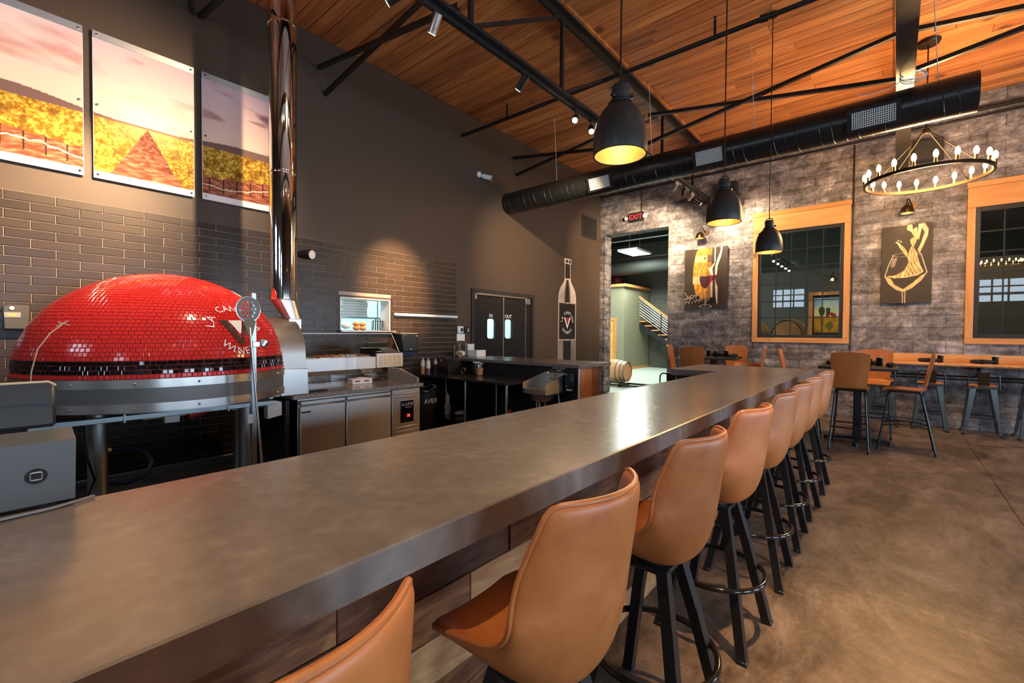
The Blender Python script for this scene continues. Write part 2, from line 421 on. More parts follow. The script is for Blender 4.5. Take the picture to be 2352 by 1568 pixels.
T['win_glass'] = glassmat('window_glass', (.94, .96, .96), 1.0)
T['bulb'] = plain('lit_bulb', (1, .8, .5), .3, emit=(1, .62, .25), es=8)
T['lamp_face'] = plain('lit_lamp_face', (1, .9, .75), .3, emit=(1, .78, .5), es=60)
T['lamp_off'] = plain('led_face', (.5, .48, .44), .3, emit=(1, .85, .65), es=.12)
T['led_red'] = plain('red_led', (.6, 0, 0), .4, emit=(1, .03, .03), es=4)
T['exit_red'] = plain('exit_letters', (.6, .02, .02), .4, emit=(1, .02, .03), es=2.2)
T['cool_panel'] = plain('ceiling_panel_light', (.9, .95, .9), .4, emit=(.86, 1, .86), es=14)
T['sky_pane'] = plain('daylit_pane', (.7, .85, .9), .3, emit=(.62, .88, 1), es=2.6)
T['brass'] = plain('brass', (.8, .55, .2), .25, 1)
T['rope'] = plain('beige_cord', (.45, .34, .22), .7)
T['wire'] = plain('pale_wire', (.62, .6, .56), .5)
T['hose'] = plain('navy_hose', (.012, .012, .05), .4)
T['navy'] = plain('navy_plastic', (.01, .016, .035), .35)
T['olive'] = plain('olive_plaster', (.19, .18, .125), .8, var=.12, vscale=1.2)
T['grey_wall'] = plain('grey_block_wall', (.085, .085, .075), .8)
T['grey_floor'] = plain('pale_sealed_floor', (.42, .48, .44), .35)
T['dark_ceiling'] = plain('dark_ceiling', (.010, .011, .010), .8)
T['kitchen'] = plain('kitchen_wall', (.62, .78, .78), .6)
T['door_wood'] = woodmat('pine_door', [(.2, (.40, .20, .05)), (.6, (.60, .34, .10))], (6, 6, .8), .4, .1)
T['barrel'] = woodmat('barrel_oak', [(.2, (.26, .12, .05)), (.5, (.42, .22, .10)), (.8, (.55, .33, .17))], (9, .8, 9), .4, .2, 0, .05, coat=.3)
T['hoop'] = plain('barrel_hoop', (.20, .19, .17), .4, .9)
T['napkin'] = plain('black_napkin', (.008, .008, .009), .85)
T['print'] = vcol('vineyard_print', .6, .12)
T['canvas'] = vcol('painted_canvas', .6)
T['mural'] = vcol('wall_mural_paint', .5)
# ================================================================== the room shell
XL, YB, ZC = -5.75, 10.15, 5.315
XR, YF = 6.5, -3.5
def wall_cells(a0, a1, b0, b1, holes):
    A = sorted({a0, a1} | {h[0] for h in holes} | {h[1] for h in holes}); B = sorted({b0, b1} | {h[2] for h in holes} | {h[3] for h in holes})
    out = []
    for i in range(len(A)-1):
        run = None
        for j in range(len(B)-1):
            ca, cb = (A[i]+A[i+1])/2, (B[j]+B[j+1])/2
            if not any(h[0] < ca < h[1] and h[2] < cb < h[3] for h in holes):
                if run: run[3] = B[j+1]
                else: run = [A[i], A[i+1], B[j], B[j+1]]; out.append(run)
            else: run = None
    return out
PASS = (3.105, 3.9, 1.52, 1.975); DDOOR = (5.64, 7.36, 0, 2.235)
mb = MB()
for a, b, c, d in wall_cells(YF-.25, YB+.3, 0, ZC, [PASS, DDOOR]): mb.box(XL-.22, a, c, XL, b, d)
wall_left = solo('wall_left', mb, T['paint'], kind='structure', label='dark brown painted wall with black tiles around the oven')
DOORWAY = (-5.61, -3.985, 0, 3.975); WIN1 = (-2.225, -.637, 1.345, 3.94); WIN2 = (.838, 2.426, 1.37, 3.92)
mb = MB()
for a, b, c, d in wall_cells(XL, XR, 0, ZC, [DOORWAY, WIN1, WIN2]): mb.box(a, YB+.012, c, b, YB+.3, d)
wall_back = solo('wall_back', mb, T['block'], kind='structure', label='washed grey block wall with tall doorway and two windows')
mb = MB()
for a, b, c, d in wall_cells(YF, YB, 0, ZC, [(p, q, .4, 2.6) for p, q in SIDE_WIN]): mb.box(XR, a, c, XR+.2, b, d)
solo('wall_right', mb, T['paint'], kind='structure', label='dark wall with daylight windows')
mb = MB()
for a, b, c, d in wall_cells(XL, XR+.2, 0, ZC, [(p, q, 2.74, 3.6) for p, q in FRONT_WIN]): mb.box(a, YF-.2, c, b, YF, d)
solo('wall_front', mb, T['paint'], kind='structure', label='dark wall behind with daylight windows')
n = 3
for a, b in SIDE_WIN:
    mb = MB()
    for k in range(4): y = a+(b-a)*k/3; mb.box(XR+.06, y-.025, .4, XR+.12, y+.025, 2.6)
    for k in range(4): z = .4+2.2*k/3; mb.box(XR+.06, a, z-.025, XR+.12, b, z+.025)
    solo('window_%d' % n, mb, T['black_metal'], kind='structure', label='black gridded daylight window in the side wall'); n += 1
for a, b in FRONT_WIN:
    mb = MB()
    for k in range(4): x = a+(b-a)*k/3; mb.box(x-.025, YF-.12, 2.74, x+.025, YF-.06, 3.6)
    for k in range(4): z = 2.74+.86*k/3; mb.box(a, YF-.12, z-.025, b, YF-.06, z+.025)
    solo('window_%d' % n, mb, T['black_metal'], kind='structure', label='black gridded daylight window in the front wall'); n += 1
# floor: concrete slabs between saw-cut joints
fl = solo('floor', MB().box(XL-.2, YF-.2, -.12, XR+.2, YB, -.012), T['mortar'], kind='structure', label='stained brown concrete floor with saw-cut joints')
JX = [XL-.02, -4.0, -1.6, .80, 3.2, 5.6, XR+.2]; JY = [YF-.2, -.6, YB]
for i in range(len(JX)-1):
    for j in range(len(JY)-1):
        part('floor_slab', MB().box(JX[i]+.002, JY[j]+.002, -.012, JX[i+1]-.002, JY[j+1]-.002, 0, .002), T['floor'], fl)
# ceiling planks
ce = solo('ceiling', MB().box(XL-.2, YF-.2, ZC+.022, XR+.2, YB+.3, ZC+.1), T['black_matte'], kind='structure', label='ceiling of reddish brown wooden planks')
y = -.62; PW = .1925
while y < YB:
    x = XL-RN.uniform(0, 2.5)
    while x < XR:
        ln = RN.uniform(3.6, 6.5); x0 = max(x, XL); x1 = min(x+ln, XR)
        if x1-x0 > .05:
            dz = RN.uniform(0, .004)
            o = part('plank', MB().box(-(x1-x0)/2, -PW/2+.0025, 0, (x1-x0)/2, min(PW/2-.0025, YB-y-PW/2), .02, .003), T['plank'], ce)
            o.location = ((x0+x1)/2, y+PW/2, ZC+dz)
        x += ln+.004
    y += PW
part('plank_field', MB().box(XL, YF, ZC, XR, -.63, ZC+.02), T['plank'], ce, kind='stuff')
# wall tiles, running bond
TP, TR = .3120, .0795; TY0, TY1, TZ1 = -.85, 5.236, 2.688
def tile_mb(w, h, d=.008, b=.004):
    v = [(0, -w/2, -h/2), (0, w/2, -h/2), (0, w/2, h/2), (0, -w/2, h/2), (d*.55, -w/2, -h/2), (d*.55, w/2, -h/2), (d*.55, w/2, h/2), (d*.55, -w/2, h/2),
         (d, -w/2+b, -h/2+b), (d, w/2-b, -h/2+b), (d, w/2-b, h/2-b), (d, -w/2+b, h/2-b)]
    return MB().add(v, [(8,9,10,11),(4,5,9,8),(5,6,10,9),(6,7,11,10),(7,4,8,11),(0,1,5,4),(1,2,6,5),(2,3,7,6),(3,0,4,7)])
part('grout_bed', MB().box(XL, TY0, .1, XL+.0012, PASS[0]-.03, TZ1).box(XL, PASS[1]+.03, .1, XL+.0012, TY1, TZ1).box(XL, PASS[0]-.03, PASS[3]+.03, XL+.0012, PASS[1]+.03, TZ1).box(XL, PASS[0]-.03, .1, XL+.0012, PASS[1]+.03, PASS[2]-.03), T['grout'], wall_left)
full = tile_mb(TP-.005, TR-.005).mesh('tile', T['tile'], 0); rest = MB(); cut = {}; nt = 0
row = 0; z = TZ1
while z-TR > .06:
    off = .087 + (TP/2 if row % 2 else 0)
    k = math.floor((TY0-off)/TP)
    while off+k*TP < TY1:
        segs = [(max(off+k*TP, TY0), min(off+(k+1)*TP, TY1))]
        if z > PASS[2]-.02 and z-TR < PASS[3]+.02:
            ns = []
            for a, b in segs:
                if b <= PASS[0]-.015 or a >= PASS[1]+.015: ns.append((a, b))
                else:
                    if a < PASS[0]-.015: ns.append((a, PASS[0]-.015))
                    if b > PASS[1]+.015: ns.append((PASS[1]+.015, b))
            segs = ns
        for a, b in segs:
            w = b-a-.005
            if w < .02: continue
            loc = (XL+.001, (a+b)/2, z-TR/2)
            vis = (z > 1.47 and a > -.25 and not (a < 1.75 and z < 1.0+.95*math.sqrt(max(0, 1-((a-.98)/.95)**2))))
            tilt = (0, RN.uniform(-.006, .006), RN.uniform(-.006, .006))
            if vis and nt < 300:
                key = round(w, 3)
                if abs(w-(TP-.005)) < 1e-4: me = full
                else:
                    if key not in cut: cut[key] = tile_mb(w, TR-.005).mesh('tile', T['tile'], 0)
                    me = cut[key]
                inst('tile', me, wall_left, loc, tilt); nt += 1
            else:
                t = tile_mb(w, TR-.005); t.xf(Matrix.Translation(loc) @ Matrix.Rotation(tilt[2], 4, 'Z')); rest.add(t.v, t.f)
        k += 1
    z -= TR; row += 1
part('tile_field', rest, T['tile'], wall_left, smooth=0, kind='stuff')
solo('baseboard_left', MB().box(XL+.001, TY0, 0, XL+.03, TY1, .1, .006), T['galv'], kind='structure', label='grey metal wall base under the tiles')
# block wall
BH, BW = .2045, .405
def block_mb(w, h, d=.024, b=.005, sd=0):
    r = random.Random(sd); nx = max(2, int(w/.07)); nz = 3
    mb = MB()
    def fn(u, v_):
        x = -w/2+u*w; zz = -h/2+v_*h
        e = min(u, 1-u)*w; e2 = min(v_, 1-v_)*h; edge = min(e, e2)
        dd = d if edge > 1e-6 else d-b
        return (x*(1 if edge > 1e-6 else 1), -(dd+(r.uniform(-.004, .004) if edge > 1e-6 else r.uniform(-.003, .002))), zz)
    mb.grid(fn, nx, nz)
    mb.add([(-w/2, 0, -h/2), (w/2, 0, -h/2), (w/2, 0, h/2), (-w/2, 0, h/2), (-w/2, -d+b, -h/2), (w/2, -d+b, -h/2), (w/2, -d+b, h/2), (-w/2, -d+b, h/2)], [(0,1,5,4),(1,2,6,5),(2,3,7,6),(3,0,4,7)])
    return mb
bfull = [block_mb(BW-.004, BH-.004, .019+RN.uniform(0, .006), .005, s).mesh('block', T['block'], 0) for s in range(12)]
rest = MB(); cand = []
row = 0; z = 0
while z < ZC-.01:
    h = min(BH, ZC-z); off = (BW/2 if row % 2 else 0)+XL-.1
    k = -1
    while off+k*BW < XR:
        segs = [(max(off+k*BW, XL), min(off+(k+1)*BW, XR))]
        if segs[0][1] > segs[0][0]:
            parts_ = []
            for a, b in segs:
                cur = [(a, b, z, z+h)]
                for H in (DOORWAY, WIN1, WIN2):
                    nx_ = []
                    for (a1, b1, c1, d1) in cur:
                        if b1 <= H[0] or a1 >= H[1] or d1 <= H[2] or c1 >= H[3]: nx_.append((a1, b1, c1, d1)); continue
                        if a1 < H[0]: nx_.append((a1, H[0], c1, d1))
                        if b1 > H[1]: nx_.append((H[1], b1, c1, d1))
                        xa, xb = max(a1, H[0]), min(b1, H[1])
                        if c1 < H[2]: nx_.append((xa, xb, c1, H[2]))
                        if d1 > H[3]: nx_.append((xa, xb, H[3], d1))
                    cur = nx_
                parts_ += cur
            for a, b, c, d in parts_:
                if b-a > .03 and d-c > .03: cand.append((a, b, c, d))
        k += 1
    z += BH; row += 1
def bscore(q): 
    a, b, c, d = q; xm = (a+b)/2; zz = (c+d)/2
    s = (b-a)*(d-c)/(abs(.65*-xm+.76*10.15))**2
    if xm > 1.75 or zz > 4.85 or (xm < -3.0 and zz < 1.05) or zz < .2: s -= 1
    return -s
cand.sort(key=bscore)
for i, (a, b, c, d) in enumerate(cand):
    w, h = b-a-.004, d-c-.004; loc = ((a+b)/2, YB+.013, (c+d)/2)
    isf = abs(w-(BW-.004)) < 1e-3 and abs(h-(BH-.004)) < 1e-3
    if i < 300:
        me = bfull[RN.randrange(12)] if isf else block_mb(w, h, .019+RN.uniform(0, .006), .005, i).mesh('block', T['block'], 0)
        inst('block', me, wall_back, loc)
    else:
        t = block_mb(w, h, .022, .005, i); rest.add([(p[0]+loc[0], p[1]+loc[1], p[2]+loc[2]) for p in t.v], t.f)
part('block_field', rest, T['block'], wall_back, smooth=0, kind='stuff')
# doorway reveal faced with blocks
zz = 0; k = 0
while zz < DOORWAY[3]-.01:
    h = min(BH, DOORWAY[3]-zz)
    for ys in ((YB-.012, YB+.15), (YB+.15, YB+.31)) if k % 2 else ((YB-.012, YB+.31),):
        part('reveal_block', MB().box(DOORWAY[0]-.02, ys[0], zz+.003, DOORWAY[0]+.012+RN.uniform(0, .006), ys[1]-.004, zz+h-.003, .006), T['block'], wall_back)
    zz += BH; k += 1
part('reveal_lintel', MB().box(DOORWAY[0], YB-.012, DOORWAY[3]-.012, DOORWAY[1], YB+.31, DOORWAY[3]+.02, .006), T['block'], wall_back)
# windows in the block wall
def win(name, W_, label):
    x0, x1, z0, z1 = W_
    t = thing(name, label, None, ((x0+x1)/2, YB, z0), kind='structure')
    y0, y1 = YB-.035, YB+.05
    sw, hd, sl = .095, .40, .095
    part('head_board', MB().box(x0, y0-.006, z1-hd, x1, y1, z1-.085, .004), T['pine_h'], t, w=True)
    part('head_cap', MB().box(x0-.01, y0-.014, z1-.083, x1+.01, y1, z1, .004), T['pine_h'], t, w=True)
    part('side_board', MB().box(x0, y0, z0+sl, x0+sw, y1, z1-hd-.001, .004), T['pine_v'], t, w=True)
    part('side_board', MB().box(x1-sw, y0, z0+sl, x1, y1, z1-hd-.001, .004), T['pine_v'], t, w=True)
    part('sill_board', MB().box(x0, y0-.004, z0, x1, y1, z0+sl-.001, .004), T['pine_h'], t, w=True)
    part('reveal_lining', MB().box(x0+.01, y1, z0+.01, x0+sw-.005, YB+.3, z1-.01).box(x1-sw+.005, y1, z0+.01, x1-.01, YB+.3, z1-.01).box(x0+.01, y1, z0+.01, x1-.01, YB+.3, z0+sl-.005).box(x0+.01, y1, z1-hd+.005, x1-.01, YB+.3, z1-.01), T['black_matte'], t, w=True)
    a0, a1, c0, c1 = x0+sw, x1-sw, z0+sl, z1-hd; fw = .06
    sash = MB().box(a0, YB-.01, c0, a0+fw, YB+.04, c1, .004).box(a1-fw, YB-.01, c0, a1, YB+.04, c1, .004).box(a0+fw, YB-.01, c0, a1-fw, YB+.04, c0+fw, .004).box(a0+fw, YB-.01, c1-fw, a1-fw, YB+.04, c1, .004)
    part('sash_frame', sash, plain('dark_sash_paint', (.016, .018, .022), .4), t, w=True)
    a0 += fw; a1 -= fw; c0 += fw; c1 -= fw
    nc, nr = 5, 6; pw, ph = (a1-a0)/nc, (c1-c0)/nr
    for i in range(1, nc): part('muntin', MB().box(a0+i*pw-.008, YB+.002, c0, a0+i*pw+.008, YB+.03, c1), T['black_metal'], t, w=True)
    for j in range(1, nr): part('muntin', MB().box(a0, YB+.003, c0+j*ph-.008, a1, YB+.029, c0+j*ph+.008), T['black_metal'], t, w=True)
    me = MB().box(-pw/2+.004, -.002, -ph/2+.004, pw/2-.004, .002, ph/2-.004).mesh('pane', T['win_glass'], 0)
    c = XF[t.name].translation
    for i in range(nc):
        for j in range(nr): inst('pane', me, t, (a0+(i+.5)*pw-c.x, YB+.016-c.y, c0+(j+.5)*ph-c.z))
win('window_1', WIN1, 'pine framed black gridded window between the two paintings')
win('window_2', WIN2, 'pine framed black gridded window above the wall shelf')
# swing double door
d = thing('door_1', 'black swinging double door with narrow oval windows', None, (XL, 6.5, 0), kind='structure')
part('door_frame', MB().box(XL-.05, 5.585, 0, XL+.025, 5.655, 2.29, .004).box(XL-.05, 7.345, 0, XL+.025, 7.415, 2.29, .004).box(XL-.05, 5.655, 2.215, XL+.025, 7.345, 2.29, .004), T['black_matte'], d, w=True)
def stadium(cy, cz, w, h, n=5, r=.062):
    P = []
    for q, (sy, sz) in enumerate(((1, 1), (-1, 1), (-1, -1), (1, -1))):
        for i in range(n+1): a = PI/2*q+PI/2*i/n; P.append((cy+sy*(w/2-r)+r*math.cos(a), cz+sz*(h/2-r)+r*math.sin(a)))
    return P
def leaf(y0, y1, cy, sign):
    cz, w, h = 1.575, .235, .39
    # leaf with a real opening: frame of quads between rectangle and stadium
    S = stadium(cy, cz, w, h); n = len(S); mb = MB(); zt = 2.205; zb = .02
    def onrect(p):
        dy, dz = p[0]-cy, p[1]-cz; k = 1e9
        if dy > 1e-9: k = min(k, (y1-cy)/dy)
        if dy < -1e-9: k = min(k, (y0-cy)/dy)
        if dz > 1e-9: k = min(k, (zt-cz)/dz)
        if dz < -1e-9: k = min(k, (zb-cz)/dz)
        return (cy+dy*k, cz+dz*k)
    O = [onrect(p) for p in S]; cor = [(y1, zt), (y0, zt), (y0, zb), (y1, zb)]
    for xx in (XL-.01, XL-.05):
        mb.add([(xx, *p) for p in S]+[(xx, *p) for p in O], [(i, (i+1) % n, n+(i+1) % n, n+i) for i in range(n)])
        for (cyy, czz) in cor:
            best = None
            for i in range(n):
                a, b = O[i], O[(i+1) % n]
                if abs(a[0]-b[0]) > 1e-6 and abs(a[1]-b[1]) > 1e-6:
                    if abs((a[0] if abs(a[0]-cyy) < 1e-6 else b[0])-cyy) < 1e-6 and abs((a[1] if abs(a[1]-czz) < 1e-6 else b[1])-czz) < 1e-6: best = (a, b)
            if best: mb.add([(xx, *best[0]), (xx, cyy, czz), (xx, *best[1])], [(0, 1, 2)])
    mb.add([(XL-.01, *p) for p in S]+[(XL-.05, *p) for p in S], [(i, (i+1) % n, n+(i+1) % n, n+i) for i in range(n)])
    lf = part('door_leaf', mb, T['paint_black'], d, w=True, smooth=30)
    part('gasket', MB().tube([(XL-.008, *p) for p in S], .014, 6, closed=True), T['black_plastic'], lf, w=True)
    part('pane', MB().prism(S, 0, XL-.035, XL-.03), T['glass'], lf, w=True)
    part('edge_strip', MB().box(XL-.012, (y1-.03 if sign > 0 else y1-.02), .02, XL-.004, y1, zt), T['steel'], lf, w=True)
    text('lettering', 'IN' if sign > 0 else 'OUT', .095, (XL-.0095, cy, 1.815), (0,1,0), (0,0,1), T['white'], lf)
    return lf
leaf(5.66, 6.485, 6.115, 1); leaf(6.505, 7.16, 6.61, -1)
part('track_rail', MB().box(XL, 5.68, 2.185, XL+.03, 7.16, 2.215, .004), T['steel_h'], d, w=True)
part('hinge_block', MB().box(XL, 5.66, 2.1, XL+.03, 5.71, 2.21, .004), T['steel'], d, w=True)
part('hinge_block', MB().box(XL, 7.1, 2.08, XL+.03, 7.26, 2.2, .004), T['steel'], d, w=True)
part('side_panel', MB().box(XL-.05, 7.17, 0, XL-.02, 7.345, 2.21), T['paint_black'], d, w=True)
# kitchen behind the pass-through
for nm, q in (('wall_kitchen', (-9.2, 1.5, -.1, -9.0, 10.9, 3.2)), ('wall_kitchen_near', (-9.0, 1.5, -.1, XL-.24, 1.7, 3.2)), ('wall_kitchen_far', (-9.0, 10.7, -.1, XL-.24, 10.9, 3.2))): solo(nm, MB().box(*q), T['kitchen'], kind='structure', label='pale aqua kitchen wall behind the pass-through')
solo('floor_kitchen', MB().box(-9.2, 1.5, -.12, XL-.23, 10.9, -.02), T['grey_floor'], kind='structure', label='kitchen floor')
solo('ceiling_kitchen', MB().box(-9.2, 1.5, 3.2, XL-.23, 10.9, 3.3), T['white'], kind='structure', label='white kitchen ceiling')
lk = area('kitchen_light', (-7.4, 4.6, 3.15), (0, 0, 0), 2.4, 3.5, 110, (.72, .95, 1)); area('kitchen_light', (-7.6, 9.0, 3.15), (0, 0, 0), 2.2, 2.6, 130, (.66, .93, 1))  # second lamp is unseen, added to brighten the kitchen behind the door panes
# barrel cellar beyond the block wall
wc = solo('wall_cellar_back', MB().box(-10.4, 19.4, -.1, 6.4, 19.6, 6), T['grey_wall'], kind='structure', label='dark grey block wall of the barrel cellar')
solo('wall_cellar_left', MB().box(-10.6, YB+.3, -.1, -10.4, 19.6, 6), T['grey_wall'], kind='structure', label='dark grey left wall of the barrel cellar')
solo('wall_cellar_right', MB().box(6.4, YB+.3, -.1, 6.6, 19.6, 6), T['grey_wall'], kind='structure', label='dark grey right wall of the barrel cellar')
rest = MB()
for j in range(14):
    for i in range(36):
        x0 = -9.8+i*.41+(.2 if j % 2 else 0); z0 = 1.2+j*.205
        rest.box(x0, 19.385, z0, x0+.402, 19.4, z0+.197)
part('block_course', rest, T['grey_wall'], wc, kind='stuff')
solo('floor_cellar', MB().box(-10.5, YB, -.12, 6.5, 19.6, -.001), T['grey_floor'], kind='structure', label='pale sealed cellar floor')
solo('ceiling_cellar', MB().box(-10.6, YB+.3, 5.6, 6.6, 19.6, 5.8), T['dark_ceiling'], kind='structure', label='dark cellar ceiling')
# ================================================================== overhead: trusses, bracing, pipes, duct, lamps
def spot(name, loc, target, power, size=40, blend=.6, col=(1, .74, .46), rad=.04):
    l = bpy.data.lights.new(name, 'SPOT'); l.energy = power; l.spot_size = math.radians(size); l.spot_blend = blend; l.color = col; l.shadow_soft_size = rad
    o = bpy.data.objects.new(name, l); COL.objects.link(o); o.location = loc
    o.rotation_euler = (Vector(target)-Vector(loc)).to_track_quat('-Z', 'Y').to_euler(); return o
def point(name, loc, power, col=(1, .62, .28), rad=.03):
    l = bpy.data.lights.new(name, 'POINT'); l.energy = power; l.color = col; l.shadow_soft_size = rad
    o = bpy.data.objects.new(name, l); COL.objects.link(o); o.location = loc; return o
TRX = (-3.05, .035)
def truss(X, label):
    t = thing('roof_truss', label, 'truss', (X, 3.3, 4.3))
    part('top_chord', MB().box(X-.075, YF, 5.255, X+.075, YB-.012, 5.268).box(X-.014, YF, 5.165, X-.004, YB-.012, 5.255).box(X+.004, YF, 5.165, X+.014, YB-.012, 5.255), T['truss'], t, w=True)
    part('nailer', MB().box(X-.11, YF, 5.269, X+.11, YB-.012, 5.314, .004), T['plank'], t, w=True)
    part('bottom_chord', MB().box(X-.08, YF, 4.30, X+.08, YB-.012, 4.312, .003).box(X-.014, YF, 4.312, X-.004, YB-.012, 4.39).box(X+.004, YF, 4.312, X+.014, YB-.012, 4.39), T['truss'], t, w=True)
    for k in range(-5, 4):
        y = 4.44+1.5*k
        part('web_post', MB().box(X-.02, y-.02, 4.385, X+.02, y+.02, 5.17), T['truss'], t, w=True)
        if y-1.5 > YF: part('web_diagonal', MB().bar((X, y-1.45, 4.37), (X, y-.05, 5.2), .035, .035), T['truss'], t, w=True)
    return t
truss(TRX[0], 'black steel truss with orange timber nailer above the kitchen side of the bar')
truss(TRX[1], 'black steel truss passing above the duct beside the ring chandelier')
BR = 'diagonal ceiling bracing bars'
def brace(p0, p1, label, r=.02):
    mb = MB().bar(p0, p1, .045, .006); q0 = Vector(p0)+Vector((0, -.02, .02)); q1 = Vector(p1)+Vector((0, -.02, .02)); mb.bar(q0, q1, .006, .045)
    solo('brace_bar', mb, T['truss'], label, 'brace', BR)
for yy in (2.82, 6.73):
    nm = 'over the tall flue' if yy < 4 else 'above the black duct'
    brace((XL, yy, 4.905), (TRX[0]-.03, yy, 4.46), 'black angle brace falling from the dark wall to the truss '+nm)
    brace((XL, yy+.08, 4.595), (TRX[0]-.03, yy+.08, 4.93), 'black angle brace rising from the dark wall to the truss '+nm)
brace((TRX[0]+.03, 6.73, 4.45), (TRX[1]-.03, 6.73, 4.90), 'black angle brace rising between the two trusses above the duct')
brace((TRX[0]+.03, 6.81, 4.93), (TRX[1]-.03, 6.81, 4.41), 'black angle brace falling between the two trusses above the duct')
brace((TRX[1]+.03, 6.73, 4.43), (3.1, 6.73, 4.85), 'black angle brace rising away from the truss beside the chandelier')
brace((TRX[1]+.03, 6.81, 4.93), (3.1, 6.81, 4.45), 'black angle brace falling away from the truss beside the chandelier')
brace((XL, 1.51, 4.86), (TRX[0], 1.51, 4.36), 'black angle brace above the vineyard panels')
brace((XL+.03, 1.44, 4.86), (XL+.06, 1.38, 5.31), 'short black angle strut from brace to ceiling above vineyard panels')
t = thing('sprinkler_pipe', 'black sprinkler pipe crossing under the plank ceiling with upright heads', 'pipe', (0, 5.4, 4.8))
part('pipe', MB().cyl((XL, 5.36, 4.90), (XR, 5.62, 4.90), .028, n=12), T['truss'], t, w=True)
for x, yy in ((-4.74, 5.38), (-1.63, 5.445), (1.5, 5.51)):
    h = part('sprinkler_head', MB().cyl((x, yy, 4.92), (x, yy, 5.1), .016, n=10).cyl((x, yy, 5.1), (x, yy, 5.13), .009, n=8).cyl((x, yy, 5.13), (x, yy, 5.134), .02, n=10), T['truss'], t, w=True)
part('coupling', MB().cyl((-1.17, 5.45, 4.90), (-1.09, 5.46, 4.90), .042, n=12), T['truss'], t, w=True)
solo('conduit_pipe', MB().cyl((XL+.05, YB-.07, 5.03), (XR, YB-.07, 5.03), .028, n=10), T['truss'], 'thick black pipe running high along the block wall', 'pipe')
solo('conduit_pipe', MB().cyl((XL+.05, YB-.06, 4.93), (XR, YB-.06, 4.93), .018, n=10), T['truss'], 'thin black pipe under the thick one on the block wall', 'pipe')
solo('conduit_pipe', MB().cyl((-.607, YB-.03, 1.22), (-.607, YB-.03, 4.9), .011, n=8).box(-.625, YB-.042, 3.8, -.59, YB-.018, 3.84), T['bronze'], 'thin vertical conduit beside the first pine framed window', 'pipe')
# duct
DY, DZ, DR = 6.585, 3.995, .2
t = thing('air_duct', 'long black spiral air duct with pale grilles', 'duct', (-2.6, DY, DZ-DR))
XE = .60
part('duct_body', MB().lathe([(DR, XL), (DR, XE), (DR-.012, XE), (DR-.012, XE-.25)], (0, DY, DZ), 48, axis=0), T['black_duct'], t, w=True)
part('end_disc', MB().lathe([(0, XE-.25), (DR-.012, XE-.25)], (0, DY, DZ), 48, axis=0), T['black_matte'], t, w=True)
pts = []; nturn = int((XE-XL)/.118)
for i in range(nturn*28+1):
    a = 2*PI*i/28; pts.append((XL+.118*i/28, DY+DR*math.cos(a), DZ+DR*math.sin(a)))
part('spiral_seam', MB().tube(pts, .0042, 5), T['black_duct'], t, w=True)
def grille(xa, xb):
    th = math.radians(-22); c = Vector((0, DY-(DR+.018)*math.cos(th), DZ+(DR+.018)*math.sin(th)))
    up = Vector((0, -math.sin(-th)*-1, math.cos(th))); up = Vector((0, math.sin(th), math.cos(th))); nn = Vector((0, -math.cos(th), math.sin(th)))
    up = nn.cross(Vector((1,0,0))); up = up if up.z > 0 else -up
    def P(x, v, d): return Vector((x, 0, 0))+c+up*v+nn*d
    def slab(mb, x0, x1, v0, v1, d0, d1):
        vs = [P(x, v, d_) for x in (x0, x1) for v in (v0, v1) for d_ in (d0, d1)]
        mb.add(vs, [(0,1,3,2),(4,6,7,5),(0,4,5,1),(2,3,7,6),(0,2,6,4),(1,5,7,3)])
    h = .09; fr = MB()
    slab(fr, xa-.04, xb+.04, h, h+.03, -.05, .012); slab(fr, xa-.04, xb+.04, -h-.03, -h, -.05, .012); slab(fr, xa-.04, xa, -h, h, -.05, .012); slab(fr, xb, xb+.04, -h, h, -.05, .012)
    g = part('grille_frame', fr, T['black_duct'], t, w=True, smooth=0)
    bk = MB(); slab(bk, xa, xb, -h, h, -.03, -.02); part('grille_back', bk, T['black_matte'], g, w=True, smooth=0)
    nb = 20; mb = MB()
    for i in range(nb): x = xa+(xb-xa)*(i+.5)/nb; slab(mb, x-.0032, x+.0032, -h, h, 0, .006)
    for i in range(8): v = -h+2*h*(i+.5)/8; slab(mb, xa, xb, v-.0032, v+.0032, -.006, 0)
    part('grille_bars', mb, T['white_metal'], g, w=True, smooth=0)
grille(-3.83, -3.46); grille(-2.14, -1.79); grille(-.42, -.03)
for x in (-4.6, -2.85, -1.45, .3):
    part('hanger_wire', MB().cyl((x, DY-.02, DZ+DR), (x-.06, DY-.02, ZC), .004, n=5).cyl((x-.03, DY-.02, 4.72), (x-.033, DY-.02, 4.78), .009, n=6), T['wire'], t, w=True)
# coiled cable on the second truss
t = thing('cable_coil', 'coil of white and blue cable hung on the truss by the duct', 'cable', (.05, 6.5, 4.28))
def loop(cx, cy, cz, rx, rz, ph, k=1):
    return [(cx+rx*math.cos(a), cy+.05*math.sin(a+ph), cz+rz*math.sin(a)) for a in [2*PI*i/28 for i in range(28)]]
for i in range(4): part('cable', MB().tube(loop(.1, 6.45+.02*i, 4.27+.006*i, .11, .045, i), .005, 5, closed=True), T['wire'] if i % 2 else T['white'], t, w=True)
part('loose_end', MB().tube([(.0, 6.45, 4.25), (-.1, 6.44, 4.2), (-.25, 6.44, 4.19), (-.38, 6.46, 4.24)], .005, 5), T['wire'], t, w=True)
